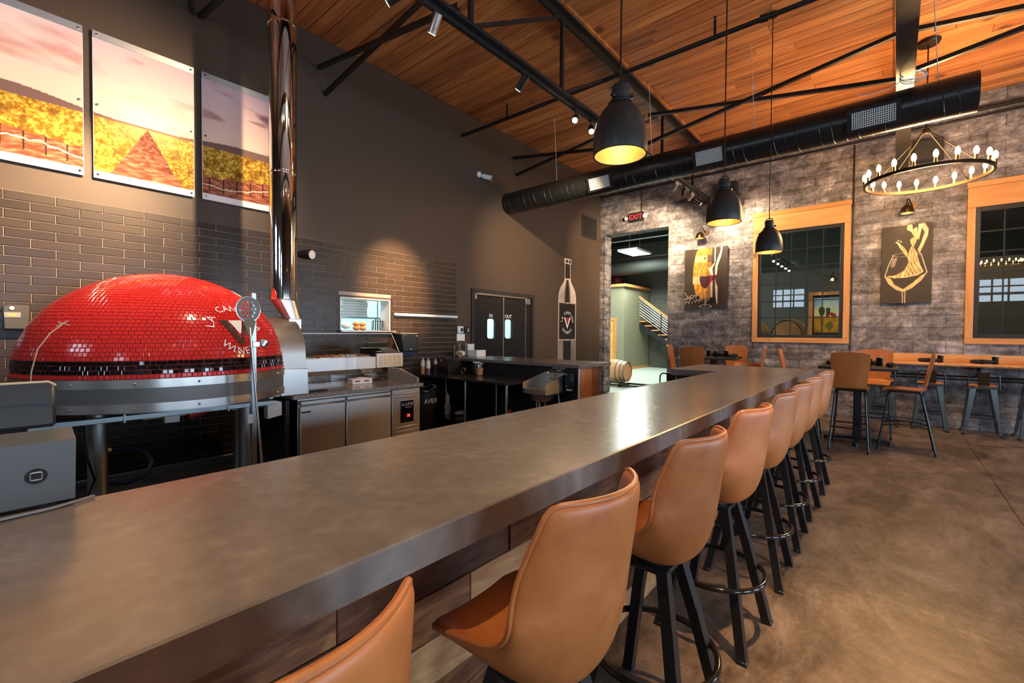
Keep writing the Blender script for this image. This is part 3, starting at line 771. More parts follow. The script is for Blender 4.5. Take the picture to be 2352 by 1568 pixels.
# pendants
def pendant(loc, label):
    t = thing('pendant_lamp', label, 'pendant lamp', loc, 0, 'dome pendants over the bar')
    out = [(.143, 0), (.1465, .03), (.1455, .08), (.140, .13), (.128, .18), (.107, .225), (.08, .258), (.056, .274), (.05, .276)]
    inn = [(max(.01, r-.006), h+(.0 if h == 0 else -.004)) for r, h in out]
    part('shade', MB().lathe(out, n=48), T['shade_black'], t)
    part('shade_lining', MB().lathe(inn+[(.0, .27)], n=48), T['gold'], t)
    part('rim', MB().lathe([(.137, 0), (.143, 0), (.1445, -.003), (.1365, -.003)], n=48, closed=True), T['black_matte'], t)
    part('collar', MB().lathe([(.056, .27), (.066, .272), (.066, .284), (.056, .287), (.052, .3)], n=32), T['black_metal'], t)
    part('cap', MB().lathe([(.047, .287), (.047, .372), (.044, .376), (0, .376)], n=32), T['black_matte'], t)
    for a in (0.3, 0.3+2.1, .3+4.2): part('thumbscrew', MB().cyl((.045*math.cos(a), .045*math.sin(a), .31), (.07*math.cos(a), .07*math.sin(a), .31), .011, n=10), T['black_metal'], t)
    part('bail_loop', MB().tube([(.046*math.cos(a), 0, .34+.068*math.sin(a)) for a in [PI*i/14 for i in range(15)]], .005, 6), T['bronze'], t)
    part('cable', MB().cyl((0, 0, .37), (0, 0, ZC-loc[2]-.03), .0055, n=8), T['bronze'], t)
    part('canopy', MB().lathe([(.06, ZC-loc[2]-.03), (.06, ZC-loc[2]-.002)], n=24), T['bronze'], t)
    part('bulb', MB().sphere((0, 0, .17), .03, 16, 10, (1, 1, 1.25)), plain('pendant_bulb', (1, .8, .5), .4, emit=(1, .6, .25), es=5), t)
    part('lamp_holder', MB().cyl((0,0,.2), (0,0,.268), .018, n=12), T['brass'], t)
    point('pendant_light', (loc[0], loc[1], loc[2]+.12), 2.0, (1, .70, .40), .03)
pendant((-1.17, 2.27, 2.482), 'black dome pendant with gold lining, nearest the oven end of the bar')
pendant((-1.17, 4.235, 2.488), 'black dome pendant with gold lining, middle one of three over the bar')
pendant((-1.17, 6.10, 2.488), 'black dome pendant with gold lining, at the window end of the bar')
# ring chandelier
def chandelier(loc, R_, nb, label, cat='chandelier', light=0, top=1.75, bm=None):
    t = thing('ring_chandelier', label, cat, loc)
    part('ring', MB().lathe([(R_-.012, -.02), (R_+.012, -.02), (R_+.012, .02), (R_-.012, .02)], n=72, closed=True), T['bronze'], t, smooth=30)
    for i in range(nb):
        a = 2*PI*(i+.35)/nb; x, y_ = R_*math.cos(a), R_*math.sin(a)
        s = part('candle_socket', MB().cyl((x, y_, .015), (x, y_, .075), .017, .016, n=10), T['brass'], t)
        part('bulb', MB().lathe([(.0, .072), (.012, .074), (.022, .095), (.027, .120), (.022, .150), (.010, .172), (0, .177)], (x, y_, 0), n=12), bm or T['bulb'], s)
    for k in range(4):
        a = PI/4+PI/2*k; part('stay_rod', MB().cyl((R_*math.cos(a), R_*math.sin(a), .0), (.02*math.cos(a), .02*math.sin(a), .62*R_/.62), .0055, n=8), T['bronze'], t)
    part('hub', MB().lathe([(.0, .58), (.03, .585), (.04, .61), (.03, .65), (0, .66)], n=20), T['bronze'], t)
    part('stem', MB().cyl((0, 0, .65), (0, 0, top), .008, n=8), T['bronze'], t)
    part('canopy', MB().lathe([(.0, top-.05), (.11, top-.04), (.125, top-.015), (.125, top)], n=28), T['bronze'], t)
    if light: point('chandelier_light', (loc[0], loc[1], loc[2]+.1), light, (1, .58, .24), .45)
    return t
chandelier((.262, 7.97, 3.545), .625, 20, 'large ring chandelier with glowing candle bulbs before the block wall', light=280, top=ZC-3.545-.002)
# picture lamps on the block wall
def sconce(x, z, label, pw):
    t = thing('picture_lamp', label, 'wall lamp', (x, YB-.02, z))
    part('wall_plate', MB().lathe([(0, -.075), (.06, -.075), (.062, -.05), (.03, -.04)][::-1], (x+.07, YB+.045, z+.1), 24, axis=1), T['bronze'], t, w=True)
    pts = [(x+.07, YB-.03, z+.1), (x+.05, YB-.09, z+.13), (x+.02, YB-.16, z+.2), (x, YB-.2, z+.19), (x, YB-.21, z+.13)]
    part('arm', MB().tube(pts, .008, 8), T['bronze'], t, w=True)
    part('shade', MB().lathe([(.09, -.05), (.088, -.01), (.075, .04), (.05, .07), (.025, .08), (.02, .12), (0, .125)], (x, YB-.21, z), 28), T['bronze'], t, w=True)
    part('shade_lining', MB().lathe([(.086, -.048), (.08, -.01), (.068, .035), (0, .06)], (x, YB-.21, z), 28), T['gold'], t, w=True)
    part('bulb', MB().sphere((x, YB-.21, z-.0), .03, 12, 8), plain('picture_bulb', (1, .8, .5), .4, emit=(1, .72, .4), es=25), t, w=True)
    spot('picture_light', (x, YB-.21, z-.04), (x, YB-.12, z-1.2), pw, 110, .8, (1, .72, .42), .03)
sconce(-3.22, 3.60, 'small bronze picture lamp above the barrel and grapes painting', 13)
sconce(.115, 3.58, 'small bronze picture lamp above the splashing wine painting', 7)
# track lights under the first truss and out of sight ones under the second
def track(X, y0, y1, label):
    return solo('light_track', MB().box(X-.018, y0, 4.262, X+.018, y1, 4.2995, .003), T['black_metal'], label, 'light track')
track(-3.05, .6, 5.6, 'black light track under the truss near the flue'); track(-3.05, 7.9, 9.5, 'black light track under the truss by the block wall'); track(.035, -.5, 4.5, 'black light track under the truss above the floor')
def head(loc, target, label, power, size=40, lit=True, m='black_metal', blend=.7, col=(1, .74, .46)):
    L = Vector(loc); d = (Vector(target)-L).normalized(); c = L+Vector((0, 0, -.11))
    t = thing('track_spotlight', label, 'spotlight', (L.x, L.y, L.z-.14), 0, 'track spotlights')
    part('stem', MB().cyl((L.x, L.y, 4.262), c, .008, n=8).box(L.x-.016, L.y-.03, 4.244, L.x+.016, L.y+.03, 4.262), T['black_metal'], t, w=True)
    part('barrel', MB().cyl(c-d*.08, c+d*.08, .036, n=20), T[m], t, w=True)
    part('lens', MB().cyl(c+d*.08, c+d*.083, .031, n=20), T['lamp_face'] if lit else T['lamp_off'], t, w=True)
    if power: spot('track_light', c+d*.1, target, power, size, blend, col, .03)
head((-3.05, 2.52, 4.262), (-5.75, 2.9, 1.2), 'grey track spotlight under the truss beside the flue', 60, 50, True, 'steel')
head((-3.05, 2.12, 4.262), (-5.75, .62, 2.75), 'black track spotlight over the oven aimed at the vineyard panels', 540, 86, blend=1, col=(1, .70, .42))
head((-3.05, 1.55, 4.262), (-5.0, .7, 1.6), 'black track spotlight over the oven aimed at the red dome', 260, 60, blend=1)
head((-3.05, 1.2, 4.262), (-5.75, .45, 2.45), 'added black track spotlight over the oven to brighten the upper tiles', 1300, 40, blend=1, col=(1, .66, .36))  # extra head, added to warm and brighten the upper left tiles
head((-3.05, 4.74, 4.262), (-1.2, 1.2, 1.07), 'dazzling track spotlight aimed over the bar top', 260, 40)
head((-3.05, 5.12, 4.262), (-1.1, 2.2, 1.07), 'second dazzling spotlight, next to the brightest one on the track', 120, 40)
head((-3.05, 3.7, 4.262), (-5.75, 4.0, 2.12), 'added black track spotlight over the prep counter making the light pool on the tiles', 2300, 27, blend=1, col=(1, .60, .30))  # added head, casts the tile pool in place of the bullet spot
head((-3.05, 5.45, 4.262), (-5.75, 7.2, 2.7), 'black track spotlight aimed at the swing door wall', 520, 64, blend=1)
BWL = 'track spotlight at the block wall end of the truss'
head((-3.05, 8.05, 4.262), (-5.2, 10.1, 3.2), 'brushed '+BWL+', first of four', 420, 70, False, 'steel')
head((-3.05, 8.45, 4.262), (-3.9, 10.1, 3.3), 'black '+BWL+', second of four', 320, 70, False)
head((-3.05, 8.85, 4.262), (-4.4, 10.1, 3.6), 'brushed '+BWL+', third of four', 300, 70, False, 'steel')
head((-3.05, 9.25, 4.262), (-2.2, 10.1, 3.4), 'lit black '+BWL+', last of four', 260, 90)
head((.035, 2.0, 4.262), (.12, 2.3, 0), 'black track spotlight above the open floor, first of three', 820, 38, blend=1, col=(1, .58, .26))
head((.035, 3.6, 4.262), (.1, 4.2, 0), 'black track spotlight above the open floor, second of three', 160, 55, col=(1, .7, .4))
head((.035, .4, 4.262), (-1.0, .5, 1.07), 'black track spotlight above the near end of the bar', 150, 50, col=(1, .7, .4))
# exit sign
t = thing('exit_sign', 'red lit exit sign with two emergency lamp heads over the doorway', 'exit sign', (-4.75, YB-.06, 4.17))
part('housing', MB().box(-4.92, YB-.075, 4.18, -4.57, YB-.012, 4.40, .012), T['black_plastic'], t, w=True)
text('lettering', 'EXIT', .165, (-4.765, YB-.0755, 4.288), (1,0,0), (0,0,1), T['exit_red'], t)
part('arrow', MB().prism([(-4.60, 4.27), (-4.58, 4.288), (-4.60, 4.306)], 1, YB-.078, YB-.0755), T['exit_red'], t, w=True)
for x, s in ((-4.97, -1), (-4.52, 1)):
    part('lamp_head', MB().cyl((x, YB-.03, 4.29), (x+.01*s, YB-.12, 4.27), .035, .05, n=18).cyl((x, YB-.03, 4.29), (x-.05*s, YB-.03, 4.29), .015, n=8), T['black_plastic'] if s < 0 else T['white_metal'], t, w=True)
    part('lens', MB().cyl((x+.01*s, YB-.121, 4.27), (x+.01*s, YB-.126, 4.269), .044, n=18), T['lamp_off'], t, w=True)
part('conduit', MB().cyl((-4.63, YB-.03, 4.40), (-4.63, YB-.03, 4.91), .008, n=8), T['bronze'], t, w=True)
# loudspeakers
def spk(x, z, w, h, label):
    t = thing('loudspeaker', label, 'speaker', (x, YB-.1, z), 0)
    part('cabinet', MB().prism([(x-w/2, YB-.2), (x+w/2, YB-.2), (x+w/2+.02, YB-.02), (x-w/2-.02, YB-.02)], 2, z, z+h), T['black_plastic'], t, w=True, smooth=0)
    part('grille_cloth', MB().box(x-w/2+.015, YB-.206, z+.015, x+w/2-.015, YB-.2, z+h-.015, .004), T['black_matte'], t, w=True)
    part('bracket', MB().box(x-.03, YB-.02, z+h*.4, x+.03, YB-.012, z+h*.6), T['black_metal'], t, w=True)
spk(.35, 4.36, .36, .33, 'wide black wall loudspeaker behind the ring chandelier')
spk(-2.68, 4.15, .28, .5, 'tall black wall loudspeaker high above the barrel painting')
# ================================================================== the bar and its stools
BT = 1.07
poly = [(-1.565, -1.3), (-.762, -1.3), (-.762, 6.66), (-2.10, 6.66), (-2.10, 5.47), (-1.565, 5.47)]
def inset(P, d):
    n = len(P); out = []
    for i in range(n):
        a = Vector(P[i-1]); b = Vector(P[i]); c = Vector(P[(i+1) % n])
        e1 = (b-a).normalized(); e2 = (c-b).normalized(); n1 = Vector((-e1.y, e1.x)); n2 = Vector((-e2.y, e2.x))
        m = (n1+n2); m = m/(m.length**2)*2 if m.length > 0 else n1
        out.append(tuple(b+m*d))
    return out
pin = inset(poly, .004); n = len(poly); mb = MB()
v = [(*p, BT-.076) for p in poly]+[(*p, BT-.004) for p in poly]+[(*p, BT) for p in pin]
mb.add(v, [(i, (i+1) % n, n+(i+1) % n, n+i) for i in range(n)]+[(n+i, n+(i+1) % n, 2*n+(i+1) % n, 2*n+i) for i in range(n)]+[tuple(range(2*n, 3*n)), tuple(range(n))[::-1]])
solo('countertop', mb, T['quartz'], 'long L-shaped grey quartz bar top', 'countertop')
t = thing('bar_counter', 'bar front clad in mixed brown wood planks under the quartz top', 'bar counter', (-1.2, 2.5, 0))
part('carcass', MB().box(-1.50, -1.25, 0, -1.075, 6.45, BT-.077).box(-2.05, 5.55, 0, -1.5, 6.45, BT-.077), T['black_matte'], t, w=True)
zz = 0; r = 0
PHs = .1415
while zz < BT-.08:
    y = -1.25-RN.uniform(0, .6)
    z1 = min(zz+PHs, BT-.078)
    while y < 6.45:
        ln = RN.uniform(.35, 1.1); a, b = max(y, -1.25), min(y+ln, 6.45)
        if b-a > .02:
            th = RN.uniform(.018, .028)
            o = part('plank', MB().box(0, -(b-a)/2+.001, -(z1-zz)/2+.001, th, (b-a)/2-.001, (z1-zz)/2-.001, .002), T['walnut'], t)
            o.location = (-1.075+1.2, (a+b)/2-2.5, (zz+z1)/2)
        y += ln
    x = -2.05
    while x < -1.075:
        ln = RN.uniform(.3, .8); b = min(x+ln, -1.05)
        part('plank', MB().box(x+.001, 6.45, zz+.001, b-.001, 6.47+RN.uniform(0, .008), z1-.001, .002), T['walnut'], t, w=True); x = b if b < -1.05 else 0
        if b >= -1.05: break
    zz += PHs
# bar stool with bucket shell; back towards +x
def cat(P, t_):
    n = len(P)-1; x = t_*n; i = min(int(x), n-1); f = x-i
    p0, p1, p2, p3 = P[max(i-1, 0)], P[i], P[i+1], P[min(i+2, n)]
    return tuple(.5*((2*b)+(-a+c)*f+(2*a-5*b+4*c-d)*f*f+(-a+3*b-3*c+d)*f**3) for a, b, c, d in zip(p0, p1, p2, p3))
#        x     z     half  rise  curl
SH = [(-.232, .715, .140, .006, 0), (-.20, .714, .178, .03, 0), (-.10, .688, .198, .09, 0), (.0, .668, .211, .135, .0), (.09, .670, .220, .17, .025), (.160, .718, .225, .165, .07), (.198, .82, .222, .105, .105), (.216, .94, .212, .045, .115), (.231, 1.045, .199, .012, .105), (.243, 1.152, .180, -.006, .085)]
NSU, NSV = 10, 18
def shell_pt(u, vv):
    x, z, w, rise, curl = cat(SH, vv); s = abs(u)
    return Vector((x-curl*s**2.2, u*w, z+rise*s**2.6))
def shell_mesh():
    P = [[shell_pt(-1+2*i/NSU, j/NSV) for i in range(NSU+1)] for j in range(NSV+1)]
    mb = MB(); mb.v = [tuple(p) for rw in P for p in rw]
    mb.f = [(j*(NSU+1)+i, (j+1)*(NSU+1)+i, (j+1)*(NSU+1)+i+1, j*(NSU+1)+i+1) for j in range(NSV) for i in range(NSU)]
    bd = [(i, 0) for i in range(NSU)]+[(NSU, j) for j in range(NSV)]+[(i, NSV) for i in range(NSU, 0, -1)]+[(0, j) for j in range(NSV, 0, -1)]
    B = [P[j][i] for i, j in bd]; n = len(B); rim = []
    for q in range(n):
        p0, p1, p2, p3 = B[q-1], B[q], B[(q+1) % n], B[(q+2) % n]
        for f in (0, .5):
            rim.append((p0*(1-f)**3+p1*(3*f**3-6*f*f+4)+p2*(-3*f**3+3*f*f+3*f+1)+p3*f**3)/6)
    return mb, rim
SHELL_OFF = 0
def bar_stool(loc, rz, label):
    t = thing('bar_stool', label, 'bar stool', loc, rz, 'tan leather bar stools')
    mb, rim = shell_mesh()
    s = part('seat_shell', mb, T['leather'], t, smooth=180)
    so = s.modifiers.new('thickness', 'SOLIDIFY'); so.thickness = .027; so.offset = SHELL_OFF
    sb = s.modifiers.new('round', 'SUBSURF'); sb.levels = 2; sb.render_levels = 2
    part('piping', MB().tube(rim, .0065, 8, closed=True), T['leather'], s)
    part('swivel_plate', MB().box(-.085, -.085, .624, .085, .085, .644, .004).cyl((0,0,.644), (0,0,.66), .06, n=20), T['black_metal'], t)
    for sx in (-1, 1):
        for sy in (-1, 1):
            lg = MB().bar((sx*.07, sy*.07, .64), (sx*.112, sy*.112, .45), .041, .041).bar((sx*.112, sy*.112, .455), (sx*.198, sy*.198, .012), .041, .041)
            lo = part('leg', lg, T['black_metal'], t, smooth=25)
            part('foot_cap', MB().box(sx*.2-.023, sy*.2-.023, 0, sx*.2+.023, sy*.2+.023, .018, .004), T['black_plastic'], lo)
    part('foot_ring', MB().tube([(.232*math.cos(a), .232*math.sin(a), .30) for a in [2*PI*i/48 for i in range(48)]], .0125, 10, closed=True), T['black_gloss'], t)
    return t
SY = [.215, .915, 1.65, 2.43, 3.17, 3.82, 4.50, 5.28]
ORD = ['cut off nearest the point of sale screen', 'second along the bar from the screen end', 'third along the bar from the screen end', 'fourth along the bar from the screen end', 'fifth along the bar from the screen end', 'sixth along the bar from the screen end', 'seventh along the bar from the screen end', 'last of the row by the dining tables']
RZ = [.0, .02, -.03, -.06, .03, .02, -.04, .0]
s0 = bar_stool((-.69, SY[0], 0), RZ[0], 'tan leather bucket bar stool, '+ORD[0])
for i in range(1, 8): dup(s0, (-.69, SY[i], 0), RZ[i], 'tan leather bucket bar stool, '+ORD[i])
ds = dup(s0, (-1.62, 6.98, 0), PI/2, 'tan leather bucket bar stool alone at the short end of the bar'); ds.scale = (1, 1, .94)
dup(s0, (.497, 1.46, 0), PI, 'tan leather bucket bar stool standing alone out on the open floor')
# ================================================================== pizza oven
OC = Vector((-4.71, .985, 1.17)); OR, OH = .9, .80
t = thing('pizza_oven', 'red mosaic domed pizza oven with black band and steel skirt', 'oven', (OC.x, OC.y, 0)); oven = t
def prof(s):  # s arc 0..1 from base to top -> r, z above base
    a = s*PI/2; return OR*math.cos(a), OH*math.sin(a)
# arc-length table
tab = [0]; pr = prof(0)
for i in range(1, 401):
    q = prof(i/400); tab.append(tab[-1]+math.hypot(q[0]-pr[0], q[1]-pr[1])); pr = q
def at_len(l):
    import bisect
    i = min(max(bisect.bisect(tab, l)-1, 0), 399); f = (l-tab[i])/(tab[i+1]-tab[i]); return prof((i+f)/400)
part('dome_shell', MB().lathe([(r-.004, z+OC.z) for r, z in [at_len(tab[-1]*i/40) for i in range(40)]]+[(0, OC.z+OH-.004)], (OC.x, OC.y, 0), 96), T['dome_grout'], t, w=True)
PIT = .0305; rows = int((tab[-1]-.1)/PIT); allm = {'red_tile': MB(), 'black_tile': MB(), 'white_tile': MB(), 'char_tile': MB()}
# logo drawn into the mosaic: V of charcoal and white tiles
LOGO_A, LOGO_Z = .365, 1.485
def tilecol(r, ang, z):
    if 1 <= r <= 3: return 'black_tile'
    return 'red_tile'
tm = {}; ni = 0
for r in range(rows):
    r0, z0 = at_len(r*PIT+.002); r1, z1 = at_len((r+1)*PIT-.002)
    n = max(6, int(2*PI*(r0+r1)/2/PIT)); da = 2*PI/n; nl = Vector(((z1-z0), 0, (r0-r1))).normalized()
    # one tile centred on angle 0
    def tq(off, sh, nl=nl, r0=r0, r1=r1, z0=z0, z1=z1, da=da):
        a = da/2*(1-.12)-sh
        return [((r_+nl.x*off)*math.cos(s*a), (r_+nl.x*off)*math.sin(s*a), z_+nl.z*off+(OC.z)) for r_, z_, s in ((r0+(r1-r0)*sh*20, z0+(z1-z0)*sh*20, -1), (r0+(r1-r0)*sh*20, z0+(z1-z0)*sh*20, 1), (r1+(r0-r1)*sh*20, z1+(z0-z1)*sh*20, 1), (r1+(r0-r1)*sh*20, z1+(z0-z1)*sh*20, -1))]
    vs = tq(-.004, 0)+tq(.0015, 0)+tq(.0035, .0025); fs = [(8,9,10,11),(4,5,9,8),(5,6,10,9),(6,7,11,10),(7,4,8,11),(0,1,5,4),(1,2,6,5),(2,3,7,6),(3,0,4,7)]
    for i in range(n):
        ang = (i+(.5 if r % 2 else 0))*da; ang = (ang+PI) % (2*PI)-PI
        mk = tilecol(r, ang, OC.z+(z0+z1)/2)
        if abs(ang-1.5) < .42 and r < 16: continue   # behind the oven mouth
        if r <= 6 and -.86 < ang < .62 and ni < 300 and not (r == 6 and ang > .2):
            key = (r, mk)
            if key not in tm: tm[key] = MB().add(vs, fs).mesh('tile', T[mk], 0)
            inst('tile', tm[key], t, (0, 0, 0), (RN.uniform(-.0013, .0013), RN.uniform(-.0013, .0013), ang)); ni += 1
        else:
            m = Matrix.Rotation(ang, 4, 'Z'); e = Matrix.Rotation(RN.uniform(-.0015, .0015), 4, 'X') @ Matrix.Rotation(RN.uniform(-.0015, .0015), 4, 'Y')
            allm[mk].add([m @ (e @ Vector(p)) for p in vs], fs)
for k, mb in allm.items():
    if mb.v: part(k+'_field', mb, T[k], t, smooth=0, kind='stuff')
# lettering on the dome
DC = Vector((OC.x, OC.y, OC.z))
def on_dome(p, off=.011):
    d = p-DC; k = math.sqrt((d.x/OR)**2+(d.y/OR)**2+(d.z/OH)**2); return DC+d/k*(1+off/.9)
la = LOGO_A; lp = on_dome(DC+Vector((.83*math.cos(la), .83*math.sin(la), .335)))
nn = Vector(((lp.x-DC.x)/OR**2, (lp.y-DC.y)/OR**2, (lp.z-DC.z)/OH**2)).normalized()
uu = Vector((0,0,1)).cross(nn).normalized(); ww = nn.cross(uu)
text('lettering', 'LA CANTINA', .088, lp+nn*.03, uu, ww, T['white'], t, arc=(.215, math.radians(166), math.radians(8), False), fit=on_dome)
text('lettering', 'WINERY', .088, lp+nn*.03, uu, ww, T['white'], t, arc=(.185, math.radians(226), math.radians(314), True), fit=on_dome)
def decal(name, a, b, c, d, mat, off):
    """quad patch a-b (top) to d-c (bottom) in the logo plane, laid onto the dome"""
    def fn(i, j):
        x = (a[0]*(1-i)+b[0]*i)*(1-j)+(d[0]*(1-i)+c[0]*i)*j; y = (a[1]*(1-i)+b[1]*i)*(1-j)+(d[1]*(1-i)+c[1]*i)*j
        return tuple(on_dome(lp+uu*x+ww*y, off))
    part(name, MB().grid(fn, 6, 10), mat, t, w=True, smooth=60)
decal('emblem_arm', (-.125, .095), (-.072, .095), (.012, -.11), (-.018, -.125), T['char_tile'], .0095)
decal('emblem_arm', (.075, .10), (.115, .10), (.006, -.12), (-.012, -.11), T['char_tile'], .0095)
decal('emblem_heart', (-.055, .09), (.066, .095), (.012, -.025), (-.002, -.02), T['white_tile'], .009)
# skirt
sk = part('skirt', MB().lathe([(OR+.005, .95), (OR+.005, 1.165), (OR-.1, 1.17)], (OC.x, OC.y, 0), 96), T['steel_grey'], t, w=True)
for z0, z1 in ((1.108, 1.168), (.945, 1.003)):
    bnd = part('skirt_band', MB().lathe([(OR-.01, z0), (OR+.012, z0), (OR+.012, z1), (OR-.01, z1)], (OC.x, OC.y, 0), 96, closed=True), T['steel'], t, w=True, smooth=30)
    for i in range(16):
        a = -.2+2*PI*i/16-.2; a2 = a
        part('rivet', MB().sphere((OC.x+(OR+.012)*math.cos(a2), OC.y+(OR+.012)*math.sin(a2), (z0+z1)/2), .009, 8, 6), T['chrome'], bnd, w=True)
part('base_plate', MB().cyl((OC.x, OC.y, .935), (OC.x, OC.y, .95), OR-.02, n=64), T['galv'], t, w=True)
# mouth arch: facing +y
MX, MY0, MY1 = -4.60, 1.62, 1.93
def archpts(w, h0, h1, n=14): return [(MX-w, h0)]+[(MX-w*math.cos(PI*i/n), h1+w*.9*math.sin(PI*i/n)) for i in range(n+1)]+[(MX+w, h0)]
O_, I_ = archpts(.40, .913, 1.28), archpts(.31, .99, 1.22)
mb = MB(); n = len(O_)
mb.add([(p[0], MY0, p[1]) for p in O_]+[(p[0], MY1, p[1]) for p in O_]+[(p[0], MY1, p[1]) for p in I_]+[(p[0], MY0, p[1]) for p in I_], [(i, i+1, n+i+1, n+i) for i in range(n-1)]+[(n+i, n+i+1, 2*n+i+1, 2*n+i) for i in range(n-1)]+[(2*n+i, 2*n+i+1, 3*n+i+1, 3*n+i) for i in range(n-1)]+[(3*n+i, 3*n+i+1, i+1, i) for i in range(n-1)])
ar = part('mouth_arch', mb, plain('arch_steel', (.40, .36, .33), .42, .85), t, w=True, smooth=30)
part('jamb_cover', MB().box(-4.205, 1.70, .913, -4.185, 1.945, 1.155, .004).box(-4.62, 1.935, .913, -4.19, 1.955, 1.0, .004), T['steel'], t, w=True)
part('arch_trim', MB().tube([(p[0]*1+.0, MY0+.012, p[1]) for p in archpts(.405, .915, 1.28)], .012, 6), T['white_metal'], ar, w=True)
part('mouth_floor', MB().box(-4.98, 1.5, .955, -4.22, 1.95, .985), T['steel'], t, w=True)
# hood and flue
FX, FY = -4.53, 1.865
hv = [(-4.75, 1.66, 1.60), (-4.36, 1.66, 1.60), (-4.36, 1.90, 1.56), (-4.75, 1.90, 1.56)]
hm = MB(); cir = [(FX+.112*math.cos(a), FY+.112*math.sin(a), 1.80) for a in [2*PI*(i+.5)/16+PI for i in range(16)]]
def sqpt(i): a = 2*PI*(i+.5)/16+PI; c, s = math.cos(a), math.sin(a); k = max(abs(c), abs(s)); return (-4.48+.07*c/k, 1.925+.06*s/k, 1.62)
sq = [sqpt(i) for i in range(16)]
hm.add(sq+cir, [(i, (i+1) % 16, 16+(i+1) % 16, 16+i) for i in range(16)])
hm.box(-4.552, 1.864, 1.52, -4.408, 1.986, 1.621, .004)
part('hood_cone', hm, T['steel'], t, w=True, smooth=30)
fl = thing('flue_pipe', 'tall mirror-bright steel flue rising from the oven', 'flue', (FX, FY, 1.8))
part('pipe', MB().lathe([(.122, 1.805), (.122, ZC)], (FX, FY, 0), 64), T['chrome'], fl, w=True)
part('base_ring', MB().lathe([(.10, 1.80), (.128, 1.80), (.130, 1.806), (.124, 1.812)], (FX, FY, 0), 64), T['steel'], fl, w=True)
for z in (3.02, 4.43):
    part('band', MB().lathe([(.122, z-.012), (.127, z-.01), (.129, z), (.127, z+.01), (.122, z+.012)], (FX, FY, 0), 64), T['chrome'], fl, w=True)
# stand
st = oven
for x, y in ((-4.33, .495), (-4.33, 1.46), (-5.1, .30), (-5.1, 1.66)):
    lg = part('leg', MB().cyl((x, y, .012), (x, y, .90), .056, n=28), T['galv'], st, w=True)
    part('foot_plate', MB().cyl((x, y, 0), (x, y, .014), .1, n=24), T['galv'], lg, w=True)
part('rail', MB().box(-4.24, .15, .845, -4.20, 1.66, .885, .004), T['galv'], st, w=True)
part('rail', MB().box(-5.2, .15, .845, -5.16, 1.66, .885, .004), T['galv'], st, w=True)
for y in (.15, .8, 1.62): part('cross_rail', MB().box(-5.16, y, .89, -4.24, y+.04, .932, .004), T['galv'], st, w=True)
for y in (.62, 1.28): part('clip', MB().box(-4.205, y, .835, -4.19, y+.012, .90), T['galv'], st, w=True)
bx = oven
part('case', MB().box(-4.85, .78, .79, -4.5, 1.18, .83, .006), T['white_metal'], bx, w=True)
part('tray', MB().box(-4.75, 1.38, .80, -4.42, 1.72, .86, .006), T['white_metal'], bx, w=True)
part('junction_box', MB().box(-4.45, .90, .76, -4.40, 1.0, .83, .004), T['plastic_white'], bx, w=True)
part('valve', MB().cyl((-4.42, 1.06, .80), (-4.45, 1.24, .84), .03, n=14), T['red'], bx, w=True)
part('cable', MB().tube([(-4.42, .95, .77), (-4.4, .96, .72), (-4.42, 1.02, .70), (-4.45, 1.1, .74), (-4.47, 1.2, .80)], .006, 6), T['black_plastic'], bx, w=True)
part('cable', MB().tube([(-4.4, .40, .84), (-4.37, .45, .76), (-4.35, .7, .70), (-4.4, .9, .72), (-4.45, 1.2, .80)], .006, 6), T['black_plastic'], bx, w=True)
part('side_box', MB().prism([(1.60, .72), (1.72, .74), (1.72, .86), (1.64, .885), (1.60, .88)], 0, -4.30, -4.22), T['white_metal'], bx, w=True, smooth=0)
part('black_cable', MB().tube([(-4.27, .43, .84), (-4.24, .43, .62), (-4.25, .47, .45), (-4.25, .42, .30), (-4.26, .33, .33), (-4.26, .36, .5)], .009, 6), T['black_plastic'], bx, w=True)
hs = thing('gas_hose', 'looped navy gas hose with brass end behind the bar', 'hose', (-4.6, .6, .2))
part('hose', MB().tube([(-4.55, .10, .36), (-4.5, .4, .36), (-4.46, .68, .33), (-4.45, .80, .37), (-4.47, .83, .46), (-4.5, .79, .55), (-4.53, .70, .585), (-4.55, .6, .585)], .017, 10), T['hose'], hs, w=True)
part('brass_fitting', MB().cyl((-4.55, .60, .585), (-4.56, .52, .585), .022, n=6), T['brass'], hs, w=True)
solo('twine', MB().tube([(-4.12, .31, 1.535), (-4.04, .25, 1.48), (-3.97, .19, 1.38), (-3.90, .16, 1.25), (-3.86, .15, 1.10), (-3.85, .155, .98)], .0035, 6).tube([(-4.15, .29, 1.55), (-4.1, .34, 1.53)], .004, 6).tube([(-4.13, .34, 1.56), (-4.13, .28, 1.52)], .004, 6), T['rope'], 'beige cord hanging down the red dome', 'cord')
# tool post and peel
tp = thing('tool_post', 'slotted steel post with a peel holder before the oven', 'post', (-3.72, 1.31, 0))
part('strut', MB().box(-3.745, 1.292, 0, -3.705, 1.328, 1.79, .003), T['galv'], tp, w=True)
part('base', MB().box(-3.84, 1.20, 0, -3.66, 1.35, .012, .003), T['galv'], tp, w=True)
part('holder', MB().box(-3.705, 1.285, 1.38, -3.66, 1.335, 1.42, .003).cyl((-3.69, 1.36, 1.385), (-3.69, 1.385, 1.425), .028, .034, n=16), T['steel'], tp, w=True)
part('tag', MB().box(-3.703, 1.262, .80, -3.698, 1.30, .87), T['plastic_white'], tp, w=True)
pe = thing('turning_peel', 'perforated round turning peel leaning on the steel post', 'peel', (-3.62, 1.4, 0))
Q = lambda s, x, z: Vector((-3.63, 1.372, 0))+Vector((-.006, -.075, 1)).normalized()*z+Vector((0, 1, .075)).normalized()*x+Vector((1, 0, 0))*s
part('handle', MB().cyl(Q(0, 0, .0), Q(0, 0, 1.53), .0095, n=10), T['steel'], pe, w=True)
